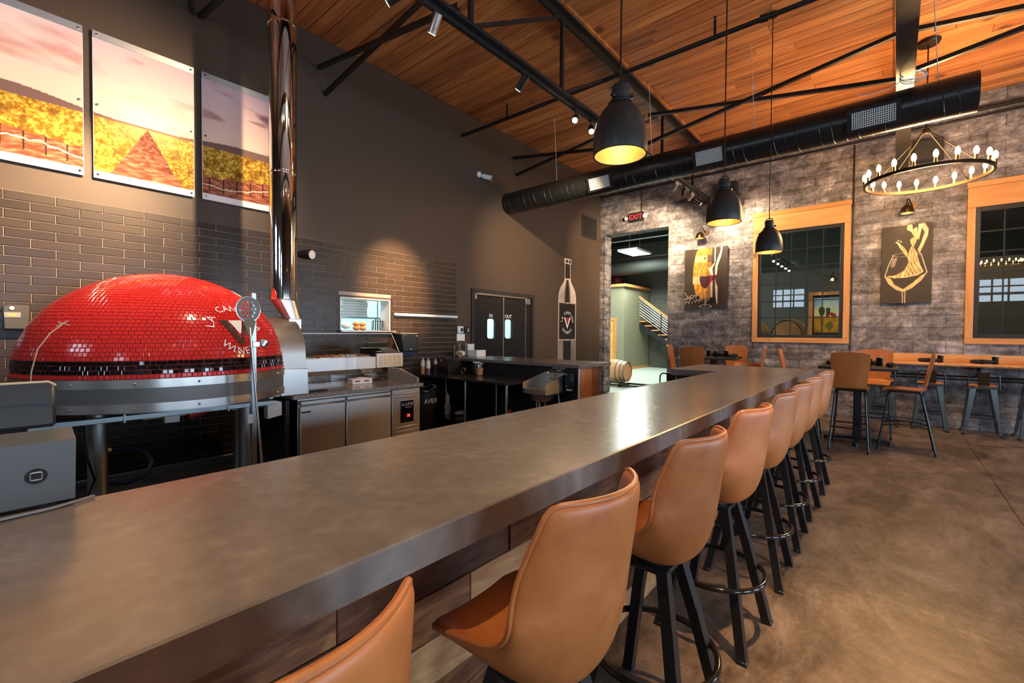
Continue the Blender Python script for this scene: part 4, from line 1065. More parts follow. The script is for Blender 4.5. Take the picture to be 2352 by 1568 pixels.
part('ferrule', MB().add([Q(d, x, z) for d in (-.006, .006) for x, z in ((-.012, 1.47), (.012, 1.47), (.045, 1.575), (.02, 1.59), (-.02, 1.59), (-.045, 1.575))], [(0,1,2,3,4,5), (11,10,9,8,7,6)]+[(i, (i+1) % 6, 6+(i+1) % 6, 6+i) for i in range(6)]), T['bronze'], pe, w=True, smooth=0)
hd = MB(); hx, hz, ha, hb = 0, 1.665, .082, .092
holes = [(x*.026+(.013 if j % 2 else 0), hz+j*.026, .0085) for j in range(-3, 4) for x in range(-3, 4)]
holes = [h for h in holes if ((h[0])/(ha-.014))**2+((h[1]-hz)/(hb-.014))**2 < 1]
# plate as a fine grid of quads with the holes left open
G = 46
for i in range(G):
    for j in range(G):
        x = -ha+2*ha*(i+.5)/G; z = hz-hb+2*hb*(j+.5)/G; e = ha/G; g = hb/G
        if (x/ha)**2+((z-hz)/hb)**2 < 1 and not any((x-h[0])**2+(z-h[1])**2 < h[2]**2 for h in holes):
            hd.add([Q(d, xx, zz_) for d in (0, .003) for xx, zz_ in ((x-e, z-g), (x+e, z-g), (x+e, z+g), (x-e, z+g))], [(4,5,6,7), (3,2,1,0), (0,1,5,4), (1,2,6,5), (2,3,7,6), (3,0,4,7)])
part('perforated_head', hd, plain('worn_peel_steel', (.13, .11, .095), .5, .5), pe, w=True, smooth=0)
part('head_rim', MB().tube([Q(.0015, ha*math.cos(a), hz+hb*math.sin(a)) for a in [2*PI*i/36 for i in range(36)]], .004, 6, closed=True), T['steel'], pe, w=True)
# ================================================================== prep line behind the bar
FX0, FX1, FY0, FY1 = -5.02, -4.20, 1.86, 3.26
t = thing('undercounter_refrigerator', 'stainless two-door undercounter refrigerator beside the oven', 'refrigerator', (-4.6, 2.56, 0))
part('body', MB().box(FX0, FY0, .08, FX1-.02, FY1, .868, .004), T['steel'], t, w=True)
part('plinth', MB().box(FX0+.05, FY0+.03, 0, FX1-.08, FY1-.03, .08), T['black_plastic'], t, w=True)
for a, b in ((1.87, 2.325), (2.335, 2.86)):
    d_ = part('door', MB().box(FX1-.02, a, .12, FX1+.012, b, .80, .008), T['steel_h'], t, w=True)
    part('door_grip', MB().box(FX1-.02, a, .805, FX1+.018, b, .852, .01), T['steel'], d_, w=True)
    if a < 2: part('badge', MB().box(FX1+.012, a+.01, .735, FX1+.0135, a+.1, .75), T['black_plastic'], d_, w=True)
gp = part('control_panel', MB().box(FX1-.02, 2.875, .10, FX1+.01, 3.255, .862, .005), T['steel'], t, w=True)
for z in (.80, .765, .42, .375, .33, .285, .24, .195, .15): part('louvre', MB().box(FX1+.008, 2.90, z, FX1+.022, 3.23, z+.022, .007), T['steel_h'], gp, w=True)
part('display', MB().box(FX1+.01, 2.985, .48, FX1+.018, 3.16, .725, .012), T['black_gloss'], gp, w=True)
text('lettering', 'U-LINE', .052, (FX1+.0185, 3.072, .685), (0,1,0), (0,0,1), T['white'], gp)
text('lettering', 'Commercial', .018, (FX1+.0185, 3.085, .652), (0,1,0), (0,0,1), T['white'], gp)
text('red_digits', '38', .045, (FX1+.0185, 3.085, .555), (0,1,0), (0,0,1), T['led_red'], gp)
g = thing('granite_worktop', 'speckled granite worktop with splashbacks on the refrigerator', 'worktop', (-4.65, 2.56, .87))
part('slab', MB().box(-5.12, 1.80, .8685, -4.165, 3.29, .91, .006), T['granite'], g, w=True)
part('back_splash', MB().box(-5.12, 1.80, .9105, -5.09, 3.25, .995, .003), T['granite'], g, w=True)
part('side_splash', MB().prism([(-4.84, .9105), (-4.25, .9105), (-4.25, .965), (-4.62, 1.055), (-4.84, 1.055)], 1, 3.255, 3.288), T['granite'], g, w=True, smooth=0)
# side cabinet in the gap beside the oven
solo('filler_panel', MB().box(-4.95, 1.75, 0, -4.22, 1.79, .867, .004), T['black_plastic'], 'black side panel between oven stand and refrigerator', 'panel')
# topping rail with glass
t = thing('topping_rail', 'stainless pizza topping rail with sneeze glass', 'topping rail', (-4.98, 2.75, .91)); RX = -4.86
part('body', MB().box(-5.22, 2.02, 1.05, RX, 3.50, 1.20, .006), T['steel_h'], t, w=True)
part('under_pan', MB().prism([(-5.2, 1.05), (RX-.01, 1.05), (RX-.06, 1.0), (-5.2, 1.0)], 1, 2.04, 3.48), T['steel'], t, w=True, smooth=0)
vp_ = part('vent_panel', MB().box(RX, 3.10, 1.055, RX+.012, 3.49, 1.235, .004), T['steel'], t, w=True)
for c in range(5):
    for r in range(6): part('vent_slot', MB().box(RX+.011, 3.135+c*.068, 1.075+r*.023, RX+.017, 3.188+c*.068, 1.088+r*.023, .003), plain('vent_gold', (.75, .45, .16), .35, .3), vp_, w=True)
part('motor_cover', MB().prism([(-5.2, 1.2), (RX+.01, 1.2), (RX+.01, 1.235), (-5.2, 1.30)], 1, 3.08, 3.49), T['black_plastic'], t, w=True, smooth=0)
part('label_card', MB().box(RX-.05, 3.13, 1.253, RX-.02, 3.2, 1.258), T['paper'], t, w=True)
for a in (2.10, 3.42): part('foot', MB().cyl((-5.0, a, .911), (-5.0, a, 1.0), .02, n=12), T['steel'], t, w=True)
FC = [(.5, .42, .3), (.12, .16, .05), (.42, .10, .04), (.55, .25, .08), (.45, .40, .34), (.20, .10, .07)]
for i in range(6):
    y0 = 2.06+i*.168
    p = part('food_pan', MB().box(-5.16, y0, 1.19, RX-.04, y0+.155, 1.206, .003), T['steel'], t, w=True)
    fd = MB(); rr = random.Random(i)
    for k in range(46):
        cx, cy = rr.uniform(-5.14, RX-.06), rr.uniform(y0+.015, y0+.14); s = rr.uniform(.010, .02); fd.sphere((cx, cy, 1.208+rr.uniform(0, .01)), s, 6, 4, (1, 1, .6))
    part('topping', fd, plain('topping_%d' % i, FC[i], .6, var=.3, vscale=40), p, w=True, kind='stuff')
gl = part('sneeze_glass', MB().add([(RX-.02, 2.03, 1.24), (RX-.02, 3.46, 1.24), (RX-.20, 3.46, 1.475), (RX-.20, 2.03, 1.475), (RX-.025, 2.03, 1.24), (RX-.025, 3.46, 1.24), (RX-.205, 3.46, 1.47), (RX-.205, 2.03, 1.47)], [(0,1,2,3), (7,6,5,4), (0,4,5,1), (1,5,6,2), (2,6,7,3), (3,7,4,0)]), T['glass'], t, w=True, smooth=0)
part('top_glass', MB().box(-5.22, 2.03, 1.472, RX-.2, 3.46, 1.478), T['glass'], t, w=True)
part('glass_trim', MB().cyl((RX-.2, 2.03, 1.478), (RX-.2, 3.46, 1.478), .005, n=6), T['white_metal'], t, w=True)
for a in (2.03, 3.46): part('glass_post', MB().cyl((RX-.02, a, 1.23), (RX-.2, a, 1.475), .006, n=8), T['steel'], t, w=True)
for i in range(3): solo('black_tray', MB().box(-5.18+.02*i, 3.0+.03*i, 1.305+.022*i, -4.95, 3.34+.02*i, 1.32+.022*i, .006), T['bronze'], 'dark tray in the small stack on the topping rail', 'tray', 'dark trays on the topping rail')
# things on the granite
t = thing('glove_box', 'white and red carton lying on the granite', 'carton', (-4.62, 2.74, .911), -.06)
part('carton', MB().box(-.06, -.12, 0, .06, .12, .06, .003), T['paper'], t)
for y in (-.06, .05): part('red_print', MB().box(.0602, y-.03, .025, .0608, y+.03, .042), T['red'], t)
part('tissue', MB().sphere((0, .0, .062), .05, 10, 6, (.7, 1.2, .25)), T['plastic_white'], t)
solo('rubber_band_heap', MB().tube([(-4.66+.05*math.sin(a*3), 3.02+.1*math.cos(a*2), .935+.008*math.sin(a*5)) for a in [2*PI*i/40 for i in range(40)]], .009, 6, closed=True), T['black_plastic'], 'crumpled black cloth beside the carton', 'cloth')
solo('steel_bowl', MB().lathe([(.0, .912), (.06, .914), (.085, .945), (.095, .985), (.09, .98), (.08, .945), (.055, .92), (0, .918)], (-4.85, 3.02, 0), 28), T['steel'], 'steel bowl under the topping rail', 'bowl')
solo('scraper', MB().box(-4.36, 2.0, .911, -4.30, 2.2, .925, .006), T['black_plastic'], 'flat black scraper on the granite', 'scraper')
# towel dispenser on the tiles
t = thing('towel_dispenser', 'black paper towel dispenser on the tiles', 'dispenser', (-5.6, 4.11, 1.13))
part('cover', MB().box(XL+.012, 3.95, 1.20, XL+.24, 4.27, 1.475, .02), T['black_plastic'], t, w=True)
part('chute', MB().prism([(XL+.012, 1.13), (XL+.20, 1.15), (XL+.235, 1.205), (XL+.012, 1.205)], 1, 3.96, 4.26), plain('smoky_blue_plastic', (.05, .07, .12), .2), t, w=True, smooth=0)
part('badge', MB().prism([(4.08, 1.26), (4.11, 1.235), (4.14, 1.26), (4.12, 1.25), (4.10, 1.25)], 0, XL+.2402, XL+.242), T['white_metal'], t, w=True, smooth=0)
part('status_light', MB().box(XL+.2402, 4.20, 1.44, XL+.242, 4.23, 1.447), T['white'], t, w=True)
part('top_edge', MB().box(XL+.012, 3.95, 1.476, XL+.2, 4.27, 1.481), T['white_metal'], t, w=True)
# pass-through
t = thing('trim_1', 'white lined pass-through opening in the tiles', None, (XL, 3.5, 1.5), kind='structure')
part('lining', MB().box(XL-.23, PASS[0], PASS[2], XL+.014, PASS[0]+.014, PASS[3], .002).box(XL-.23, PASS[1]-.014, PASS[2], XL+.014, PASS[1], PASS[3], .002).box(XL-.23, PASS[0]+.014, PASS[3]-.014, XL+.014, PASS[1]-.014, PASS[3], .002), T['white'], t, w=True)
part('sill', MB().box(XL-.23, PASS[0]-.03, PASS[2]-.025, XL+.10, PASS[1]+.05, PASS[2], .004), T['steel'], t, w=True)
solo('glass_bowl', MB().lathe([(.04, 0), (.085, .028), (.125, .062), (.121, .062), (.08, .032), (.0, .006)], (XL+.02, 3.80, PASS[2]+.001), 28), T['glass'], 'shallow glass bowl on the pass-through sill', 'bowl')
sh = thing('kitchen_shelf', 'wire shelf seen through the pass-through', 'shelf', (-6.75, 3.5, 1.5))
part('shelf_top', MB().box(-7.0, 2.9, 1.72, -6.5, 4.5, 1.735), T['galv'], sh, w=True)
for y in (2.92, 4.48):
    for x in (-6.98, -6.52): part('post', MB().cyl((x, y, 0), (x, y, 2.3), .012, n=8), T['galv'], sh, w=True)
part('shelf_low', MB().box(-7.0, 2.9, 1.38, -6.5, 4.5, 1.395), T['galv'], sh, w=True)
for i in range(9): solo('pizza_box', MB().box(-6.98, 3.58+RN.uniform(-.01, .01), 1.736+i*.042, -6.55, 4.02+RN.uniform(-.01, .01), 1.775+i*.042, .003), T['paper'], 'white pizza box in the stack through the hatch', 'box', 'pizza boxes in the kitchen')
for i, (y, s) in enumerate(((3.19, .078), (3.365, .066))):
    solo('bread_bag', MB().sphere((-6.05, y, PASS[2]+.07), s, 14, 8, (.9, 1.1, .75)), T['plastic_white'], 'white plastic bread bag on the hatch sill, '+('beside the wall' if i == 0 else 'beside the buns'), 'bag')
for i in range(2):
    for j in range(2): solo('bun', MB().sphere((-6.0, 3.50+j*.1, PASS[2]+.035+i*.06), .055, 14, 8, (1, 1, .62)), plain('bun_crust', (.5, .22, .08), .5), 'browned bun piled on the hatch sill', 'bun', 'buns on the hatch sill')
t = thing('utensil_rack', 'wire rack of dark utensils in the hatch', 'rack', (-5.9, 3.78, PASS[2]))
part('frame', MB().tube([(-5.88, 3.68, PASS[2]+.006), (-5.88, 3.68, 1.66), (-5.88, 3.88, 1.66), (-5.88, 3.88, PASS[2]+.006)], .005, 6), T['black_metal'], t, w=True)
for i in range(5): part('utensil', MB().cyl((-5.88, 3.70+i*.038, PASS[2]+.006), (-5.88, 3.705+i*.038, 1.67+.02*(i % 2)), .009, n=6), T['black_metal'], t, w=True)
# led strip on the tiles
t = thing('led_batten', 'slim white light batten on the tiles beside the pass-through', 'light bar', (XL, 4.58, 1.74))
part('channel', MB().box(XL+.01, 3.96, 1.745, XL+.05, 5.215, 1.785, .004), T['white_metal'], t, w=True)
part('diffuser', MB().box(XL+.05, 3.97, 1.748, XL+.062, 5.2, 1.775, .003), T['white'], t, w=True)
part('end_cap', MB().box(XL+.01, 5.2, 1.743, XL+.055, 5.222, 1.787, .003), T['plastic_white'], t, w=True)
# spot on the wall near the flue
t = thing('bullet_spot', 'black bullet spotlight on the tiles beside the flue', 'spotlight', (-5.6, 2.5, 2.35))
part('mount', MB().cyl((XL+.01, 2.42, 2.44), (XL+.06, 2.42, 2.44), .04, n=16).cyl((XL+.05, 2.42, 2.44), (-5.5, 2.45, 2.44), .012, n=8), T['black_metal'], t, w=True)
part('body', MB().lathe([(0, -.13), (.035, -.125), (.055, -.06), (.062, .08), (.06, .1), (0, .1)], (0, 0, 0), 24).xf(Matrix.Translation((-5.48, 2.52, 2.44)) @ (Vector((.93, .35, -.1)).to_track_quat('Z', 'Y').to_matrix().to_4x4())), T['black_metal'], t, w=True)
part('lens', MB().lathe([(0, .101), (.052, .101)], (0, 0, 0), 24).xf(Matrix.Translation((-5.48, 2.52, 2.44)) @ (Vector((.93, .35, -.1)).to_track_quat('Z', 'Y').to_matrix().to_4x4())), T['lamp_off'], t, w=True)
# oven controller
t = thing('oven_controller', 'grey oven control box with small display on the tiles', 'control box', (XL+.06, .15, 1.5))
part('case', MB().box(XL+.012, .075, 1.50, XL+.10, .225, 1.705, .008), plain('grey_box_plastic', (.07, .065, .06), .4), t, w=True)
part('face', MB().box(XL+.10, .08, 1.60, XL+.104, .175, 1.645, .002), plain('dull_silver', (.3, .29, .28), .5), t, w=True)
part('display', MB().box(XL+.104, .108, 1.614, XL+.106, .148, 1.628), plain('lime_display', (.4, .5, .05), .4, emit=(.7, .8, .1), es=.25), t, w=True)
part('dial', MB().cyl((XL+.10, .125, 1.68), (XL+.108, .125, 1.68), .015, n=18), T['white_metal'], t, w=True)
# security camera
t = thing('security_camera', 'white bullet security camera high on the dark wall', 'camera', (XL+.1, 5.85, 4.26))
part('mount', MB().cyl((XL, 5.76, 4.34), (XL+.03, 5.76, 4.34), .05, n=20).cyl((XL+.02, 5.76, 4.34), (XL+.08, 5.82, 4.31), .015, n=8), T['plastic_white'], t, w=True)
part('body', MB().cyl((XL+.05, 5.82, 4.32), (XL+.20, 5.90, 4.27), .045, n=20), T['plastic_white'], t, w=True)
part('lens', MB().cyl((XL+.20, 5.90, 4.27), (XL+.205, 5.902, 4.268), .036, n=20), T['black_gloss'], t, w=True)
# wall louvre
t = thing('wall_vent', 'black louvred vent high on the dark wall near the corner', 'vent', (XL, 9.6, 3.8))
part('frame', MB().box(XL, 9.26, 3.83, XL+.02, 9.30, 4.35).box(XL, 9.9, 3.83, XL+.02, 9.94, 4.35).box(XL, 9.3, 4.31, XL+.02, 9.9, 4.35).box(XL, 9.3, 3.83, XL+.02, 9.9, 3.87), T['black_matte'], t, w=True)
for i in range(11): part('slat', MB().box(XL, 9.315+i*.054, 3.875, XL+.016, 9.338+i*.054, 4.305), T['black_matte'], t, w=True)
# thermostat, switches, notices by the door
t = thing('thermostat', 'white thermostat at the tile edge', 'thermostat', (XL, 5.32, 1.48))
part('case', MB().box(XL, 5.25, 1.485, XL+.03, 5.385, 1.61, .008), T['plastic_white'], t, w=True)
part('screen', MB().box(XL+.03, 5.315, 1.515, XL+.032, 5.365, 1.575), T['black_gloss'], t, w=True)
t = thing('switch_plate', 'black double switch plate beside the swing door', 'switch', (XL, 5.5, 1.48))
part('plate', MB().box(XL, 5.41, 1.485, XL+.01, 5.545, 1.6, .003), T['black_plastic'], t, w=True)
for y in (5.445, 5.51): part('toggle', MB().box(XL+.01, y-.012, 1.515, XL+.018, y+.012, 1.57, .003), T['white_metal'] if y > 5.5 else T['navy'], t, w=True)
solo('notice', MB().box(XL, 5.25, 1.355, XL+.004, 5.435, 1.475), T['paper'], 'white paper notice under the thermostat', 'notice')
# rear service counter
t = thing('service_counter', 'rear service counter with black front and brown wood end', 'counter', (-4.45, 5.3, 0))
part('carcass', MB().box(XL, 5.0, 0, -3.14, 5.5, 1.044), T['black_plastic'], t, w=True)
part('end_frame', MB().box(-3.14, 5.0, 0, -3.125, 5.02, 1.044), T['white_metal'], t, w=True)
y = 5.02
for k, w_ in enumerate((.16, .14, .18)):
    part('plank', MB().box(-3.14, y+.001, 0, -3.12, y+w_-.001, 1.044, .002), T['walnut_v'], t, w=True); y += w_
solo('countertop', MB().box(XL+.001, 4.93, 1.045, -3.08, 5.78, 1.09, .004), T['quartz'], 'shorter grey quartz top on the rear service counter', 'countertop')
# black work table with lower shelf
t = thing('work_table', 'black topped steel work table behind the bar', 'work table', (-4.6, 4.5, 0))
part('table_top', MB().box(-5.72, 4.23, .832, -3.70, 4.98, .865, .003), plain('dark_steel_top', (.09, .085, .08), .16, .7), t, w=True)
part('lower_shelf', MB().box(-5.68, 4.27, .24, -3.74, 4.95, .255, .003), plain('dark_shelf', (.02, .02, .02), .2, .3), t, w=True)
for x in (-5.66, -4.52, -3.76):
    for y in (4.29, 4.93): part('leg', MB().cyl((x, y, 0), (x, y, .832), .018, n=12), T['steel'], t, w=True)
def squeeze(x, y, z, col, lvl, label, sc=1.0, body=(.75, .72, .68)):
    t = thing('squeeze_bottle', label, 'bottle', (x, y, z))
    part('body', MB().lathe([(0, 0), (.034*sc, 0), (.035*sc, .01), (.035*sc, .15*sc), (.028*sc, .17*sc)], n=20), plain('bottle_plastic', body, .3, trans=0), t)
    if col: part('contents', MB().lathe([(.0352*sc, .004), (.0356*sc, .006), (.0356*sc, lvl), (.0352*sc, lvl+.002)], n=20), plain('sauce', col, .35), t)
    part('cap', MB().lathe([(.03*sc, .168*sc), (.03*sc, .185*sc), (.012*sc, .2*sc), (.005*sc, .235*sc), (0, .236*sc)], n=16), T['plastic_white'], t)
squeeze(-5.62, 4.42, .866, (.55, .28, .06), .10, 'squeeze bottle with yellow sauce on the work table')
squeeze(-5.54, 4.46, .866, (.22, .06, .10), .07, 'squeeze bottle with purple sauce on the work table')
squeeze(-5.64, 4.69, .866, (.14, .07, .06), .12, 'squeeze bottle with dark label beside the sauces', .9)
squeeze(-5.57, 4.75, .866, (.10, .12, .08), .10, 'squeeze bottle with green contents on the work table', .85)
squeeze(-5.15, 4.52, .375, None, 0, 'white squeeze bottle standing in a cup on the low shelf', .95)
solo('plastic_cup', MB().lathe([(0, .256), (.042, .256), (.056, .40), (.053, .40), (.04, .262), (0, .262)], (-5.15, 4.52, 0), 24), T['plastic_white'], 'white plastic cup on the low shelf', 'cup')
t = thing('folded_towel', 'white towel with red stripe on the low shelf', 'towel', (-4.95, 4.6, .256))
part('cloth', MB().sphere((0, 0, .035), .09, 14, 8, (.8, 1.1, .38)), T['plastic_white'], t); part('stripe', MB().sphere((0, .05, .055), .04, 10, 6, (.6, .8, .5)), T['red'], t)
t = thing('storage_bin', 'black slanted bin on the work table', 'bin', (-5.33, 4.70, .866))
part('bin', MB().prism([(-.12, 0), (.14, 0), (.16, .17), (-.02, .19), (-.13, .12)], 0, -.14, .12), T['black_plastic'], t, smooth=0); part('lid', MB().box(-.14, -.03, .175, .12, .15, .195, .006), T['black_plastic'], t)
t = thing('deli_tub', 'clear tub of orange spice on the work table', 'tub', (-4.66, 4.71, .866))
part('tub', MB().lathe([(0, .002), (.05, .002), (.06, .17), (.058, .17), (.048, .006), (0, .006)], n=24), T['glass'], t)
part('spice', MB().cyl((0,0,.007), (0,0,.11), .048, .054, n=24), plain('orange_spice', (.5, .22, .08), .8), t)
part('lid', MB().cyl((0,0,.17), (0,0,.185), .062, n=24), T['steel_grey'], t)
t = thing('deli_tub', 'empty clear tub beside the spice tub', 'tub', (-4.80, 4.79, .866)); part('tub', MB().lathe([(0, .002), (.05, .002), (.06, .18), (.058, .18), (.048, .006), (0, .006)], n=24), T['glass'], t)
part('rim', MB().lathe([(.058, .18), (.062, .18), (.062, .19), (.058, .19)], n=24, closed=True), T['white_metal'], t)
solo('tape_roll', MB().lathe([(.034, -.012), (.05, -.012), (.05, .012), (.034, .012)], (-5.02, 4.72, .916), 28, axis=1, closed=True), T['brass'], 'roll of brown tape standing on the work table', 'tape')
t = thing('spray_bottle', 'spray bottle under the end of the work table', 'bottle', (-3.84, 4.42, .256), 0)
part('body', MB().lathe([(0, 0), (.04, 0), (.04, .13), (.015, .18), (.015, .21)], n=18), T['plastic_white'], t)
part('trigger', MB().box(-.02, -.02, .205, .06, .02, .24, .008).box(.01, -.008, .15, .022, .008, .205), T['red'], t)
# trash can
t = thing('trash_can', 'black bin with liner and white lettering beside the granite', 'trash can', (-4.7, 3.66, 0))
part('can', MB().lathe([(0, .01), (.17, .01), (.2, .72), (.21, .73), (.21, .75), (.19, .75), (.19, .72), (.16, .03), (0, .03)], n=32), T['black_plastic'], t)
part('liner', MB().tube([(.205*math.cos(a), .205*math.sin(a), .765+.02*math.sin(a*5)) for a in [2*PI*i/40 for i in range(40)]], .022, 8, closed=True), T['black_gloss'], t)
text('lettering', 'AVEX', .085, (-4.7+.206, 3.66-.0, .62), (0,1,0), (0,0,1), T['white'], t)
# hand sink
t = thing('hand_sink', 'stainless hand sink with side splashes and gooseneck faucet', 'sink', (-3.62, 4.8, .6))
SX0, SX1, SYF, SYB = -3.66, -3.30, 4.50, 4.998
bw = MB(); 
bw.box(SX0, SYF, .765, SX0+.06, SYB, .785, .003).box(SX1-.06, SYF, .765, SX1, SYB, .785, .003).box(SX0+.06, SYF, .765, SX1-.06, SYF+.05, .785, .003).box(SX0+.06, SYB-.13, .765, SX1-.06, SYB, .785, .003)
part('deck', bw, T['steel'], t, w=True)
part('apron', MB().box(SX0, SYF-.004, .72, SX1, SYF, .785, .002), T['steel'], t, w=True)
part('basin', MB().add([(SX0+.06, SYF+.05, .77), (SX1-.06, SYF+.05, .77), (SX1-.06, SYB-.13, .77), (SX0+.06, SYB-.13, .77), (SX0+.10, SYF+.08, .62), (SX1-.10, SYF+.08, .62), (SX1-.10, SYB-.17, .62), (SX0+.10, SYB-.17, .62)], [(0,4,5,1), (1,5,6,2), (2,6,7,3), (3,7,4,0), (4,7,6,5)]), T['steel'], t, w=True, smooth=0)
part('back_splash', MB().box(SX0, SYB-.012, .785, SX1, SYB, .97, .002), T['steel'], t, w=True)
for x in (SX0-.004, SX1): part('side_splash', MB().prism([(SYF, .72), (SYB, .72), (SYB, .97), (SYF, .86)], 0, x, x+.004), T['steel_h'], t, w=True, smooth=0)
xx = (SX0+SX1)/2+.02
fa = part('faucet', MB().tube([(xx, SYB-.08, .86), (xx, SYB-.08, .97)]+[(xx, SYB-.08-.07*(1-math.cos(a)), .97+.04*math.sin(a)) for a in [PI*i/10 for i in range(1, 11)]]+[(xx, SYB-.22, .945)], .009, 8).cyl((xx-.07, SYB-.05, .87), (xx+.07, SYB-.05, .87), .018, n=10), T['chrome'], t, w=True)
for s in (-1, 1): part('tap_handle', MB().cyl((xx+s*.07, SYB-.06, .875), (xx+s*.075, SYB-.08, .915), .01, n=8).sphere((xx+s*.078, SYB-.085, .92), .015, 8, 6), T['chrome'], fa, w=True)
part('drain', MB().cyl((xx-.02, 4.75, .40), (xx-.02, 4.75, .62), .02, n=12).cyl((xx-.02, 4.75, .52), (xx-.02, 4.75, .55), .035, n=12), T['chrome'], t, w=True)
part('supply_pipe', MB().cyl((SX0+.12, 4.7, .0), (SX0+.12, 4.7, .64), .012, n=8), T['plastic_white'], t, w=True)
part('supply_pipe', MB().tube([(SX1-.05, 4.85, .73), (SX1-.03, 4.85, .6), (SX1+.02, 4.86, .45), (SX1+.05, 4.9, .3)], .01, 8), T['plastic_white'], t, w=True)
sg = thing('wash_sign', 'white hand wash only lettering above the sink', 'sign', (-3.47, 4.998, .99)); 
part('backing', MB().box(-3.60, 4.996, .972, -3.30, 4.999, 1.043), T['black_plastic'], sg, w=True)
text('lettering', 'HAND WASH', .034, (-3.44, 4.9955, 1.027), (1,0,0), (0,0,1), T['white'], sg)
text('lettering', 'ONLY', .034, (-3.44, 4.9955, .992), (1,0,0), (0,0,1), T['white'], sg)
t = thing('soap_dispenser', 'navy soap dispenser beside the hand sink', 'dispenser', (-3.22, 4.95, .75))
part('cover', MB().box(-3.285, 4.90, .77, -3.175, 4.998, .985, .015), T['navy'], t, w=True)
part('nozzle', MB().box(-3.27, 4.91, .745, -3.19, 4.96, .77, .004), T['plastic_white'], t, w=True)
part('badge', MB().box(-3.27, 4.8985, .955, -3.245, 4.9, .963), T['white'], t, w=True)
part('badge', MB().prism([(-3.27, .80), (-3.25, .80), (-3.26, .82)], 1, 4.8985, 4.9), T['white'], t, w=True)
# things on the rear counter
t = thing('napkin_box', 'white cardboard box on the rear counter', 'box', (-5.45, 5.44, 1.091), .1)
part('carton', MB().box(-.1, -.12, 0, .1, .12, .11, .003), T['paper'], t); part('flap', MB().box(-.11, -.12, .11, -.1, .0, .2), T['plastic_white'], t)
t = thing('menu_stack', 'heap of folded napkins and pens on the rear counter', 'napkins', (-5.55, 5.15, 1.091))
part('heap', MB().sphere((0, 0, .056), .09, 12, 8, (1, 1, .6)), T['plastic_white'], t)
for i, (x, y) in enumerate(((-.02, -.12), (.02, -.05), (-.04, .03), (.03, .08))): part('pen', MB().cyl((x, y, .0), (x+.01, y, .20+.02*i), .006, n=6), T['steel'], t)
solo('tape_roll', MB().lathe([(.025, -.01), (.045, -.01), (.045, .01), (.025, .01)], (-5.45, 5.05, 1.136), 24, axis=0, closed=True), T['brass'], 'small yellow tape roll on the rear counter', 'tape')
solo('outlet_plate', MB().box(-4.98, 4.994, .93, -4.90, 4.999, 1.01, .002).box(-4.965, 4.99, .95, -4.915, 4.994, .99), T['plastic_white'], 'white outlet plate under the rear counter top', 'outlet')
solo('card_holder', MB().box(XL+.02, 5.45, 1.0915, XL+.06, 5.62, 1.30, .004).box(XL+.06, 5.47, 1.15, XL+.063, 5.60, 1.27), T['plastic_white'], 'white card holder standing on the rear counter by the door', 'card holder')
# point of sale at the left end of the bar
t = thing('pos_terminal', 'grey point of sale stand with round emblem, back towards the stools', 'terminal', (-1.58, .05, 1.07))
part('stand', MB().prism([(-1.66, BT+.012), (-1.545, BT+.012), (-1.515, 1.235), (-1.60, 1.252), (-1.66, 1.2)], 1, -.25, .135), plain('terminal_grey', (.10, .105, .11), .45), t, w=True, smooth=0)
part('foot', MB().box(-1.70, -.22, BT+.0005, -1.568, .10, BT+.013, .003), T['black_plastic'], t, w=True)
em = part('emblem_disc', MB().cyl((0, 0, 0), (0, 0, .0015), .019, n=32).xf(Matrix.Translation((-1.5304, .068, 1.155)) @ Vector((1, 0, -.196)).to_track_quat('Z', 'Y').to_matrix().to_4x4()), T['black_plastic'], t, w=True)
def rsq(r, c, n=6):
    P = []
    for q, (sx, sy) in enumerate(((1,1), (-1,1), (-1,-1), (1,-1))):
        for i in range(n+1): a = PI/2*q+PI/2*i/n; P.append((sx*(r-c)+c*math.cos(a), sy*(r-c)+c*math.sin(a)))
    return P
mE = Matrix.Translation((-1.5285, .068, 1.155)) @ Vector((1, 0, -.2)).to_track_quat('Z', 'Y').to_matrix().to_4x4()
part('emblem_mark', MB().tube([mE @ Vector((x, y, 0)) for x, y in rsq(.0095, .003)], .0016, 6, closed=True), T['galv'], em, w=True)
tb = thing('tablet', 'black tablet screen above the point of sale stand', 'tablet', (-1.64, .0, 1.24))
part('case', MB().box(-.008, -.30, 0, .008, .13, .12, .007).xf(Matrix.Translation((0, -.02, .012)) @ Matrix.Rotation(-.25, 4, 'Y')), T['black_plastic'], tb)
part('rim', MB().tube([(.022, -.30, .128), (.03, .095, .130), (.029, .108, .12)], .003, 6), T['rope'], tb)
solo('power_cord', MB().tube([(-1.50, -.25, BT+.006), (-1.505, .0, BT+.006), (-1.515, .09, BT+.006), (-1.535, .14, BT+.006), (-1.55, .17, BT+.006)], .004, 6), T['steel_grey'], 'pale cord lying along the back edge of the bar top', 'cord')
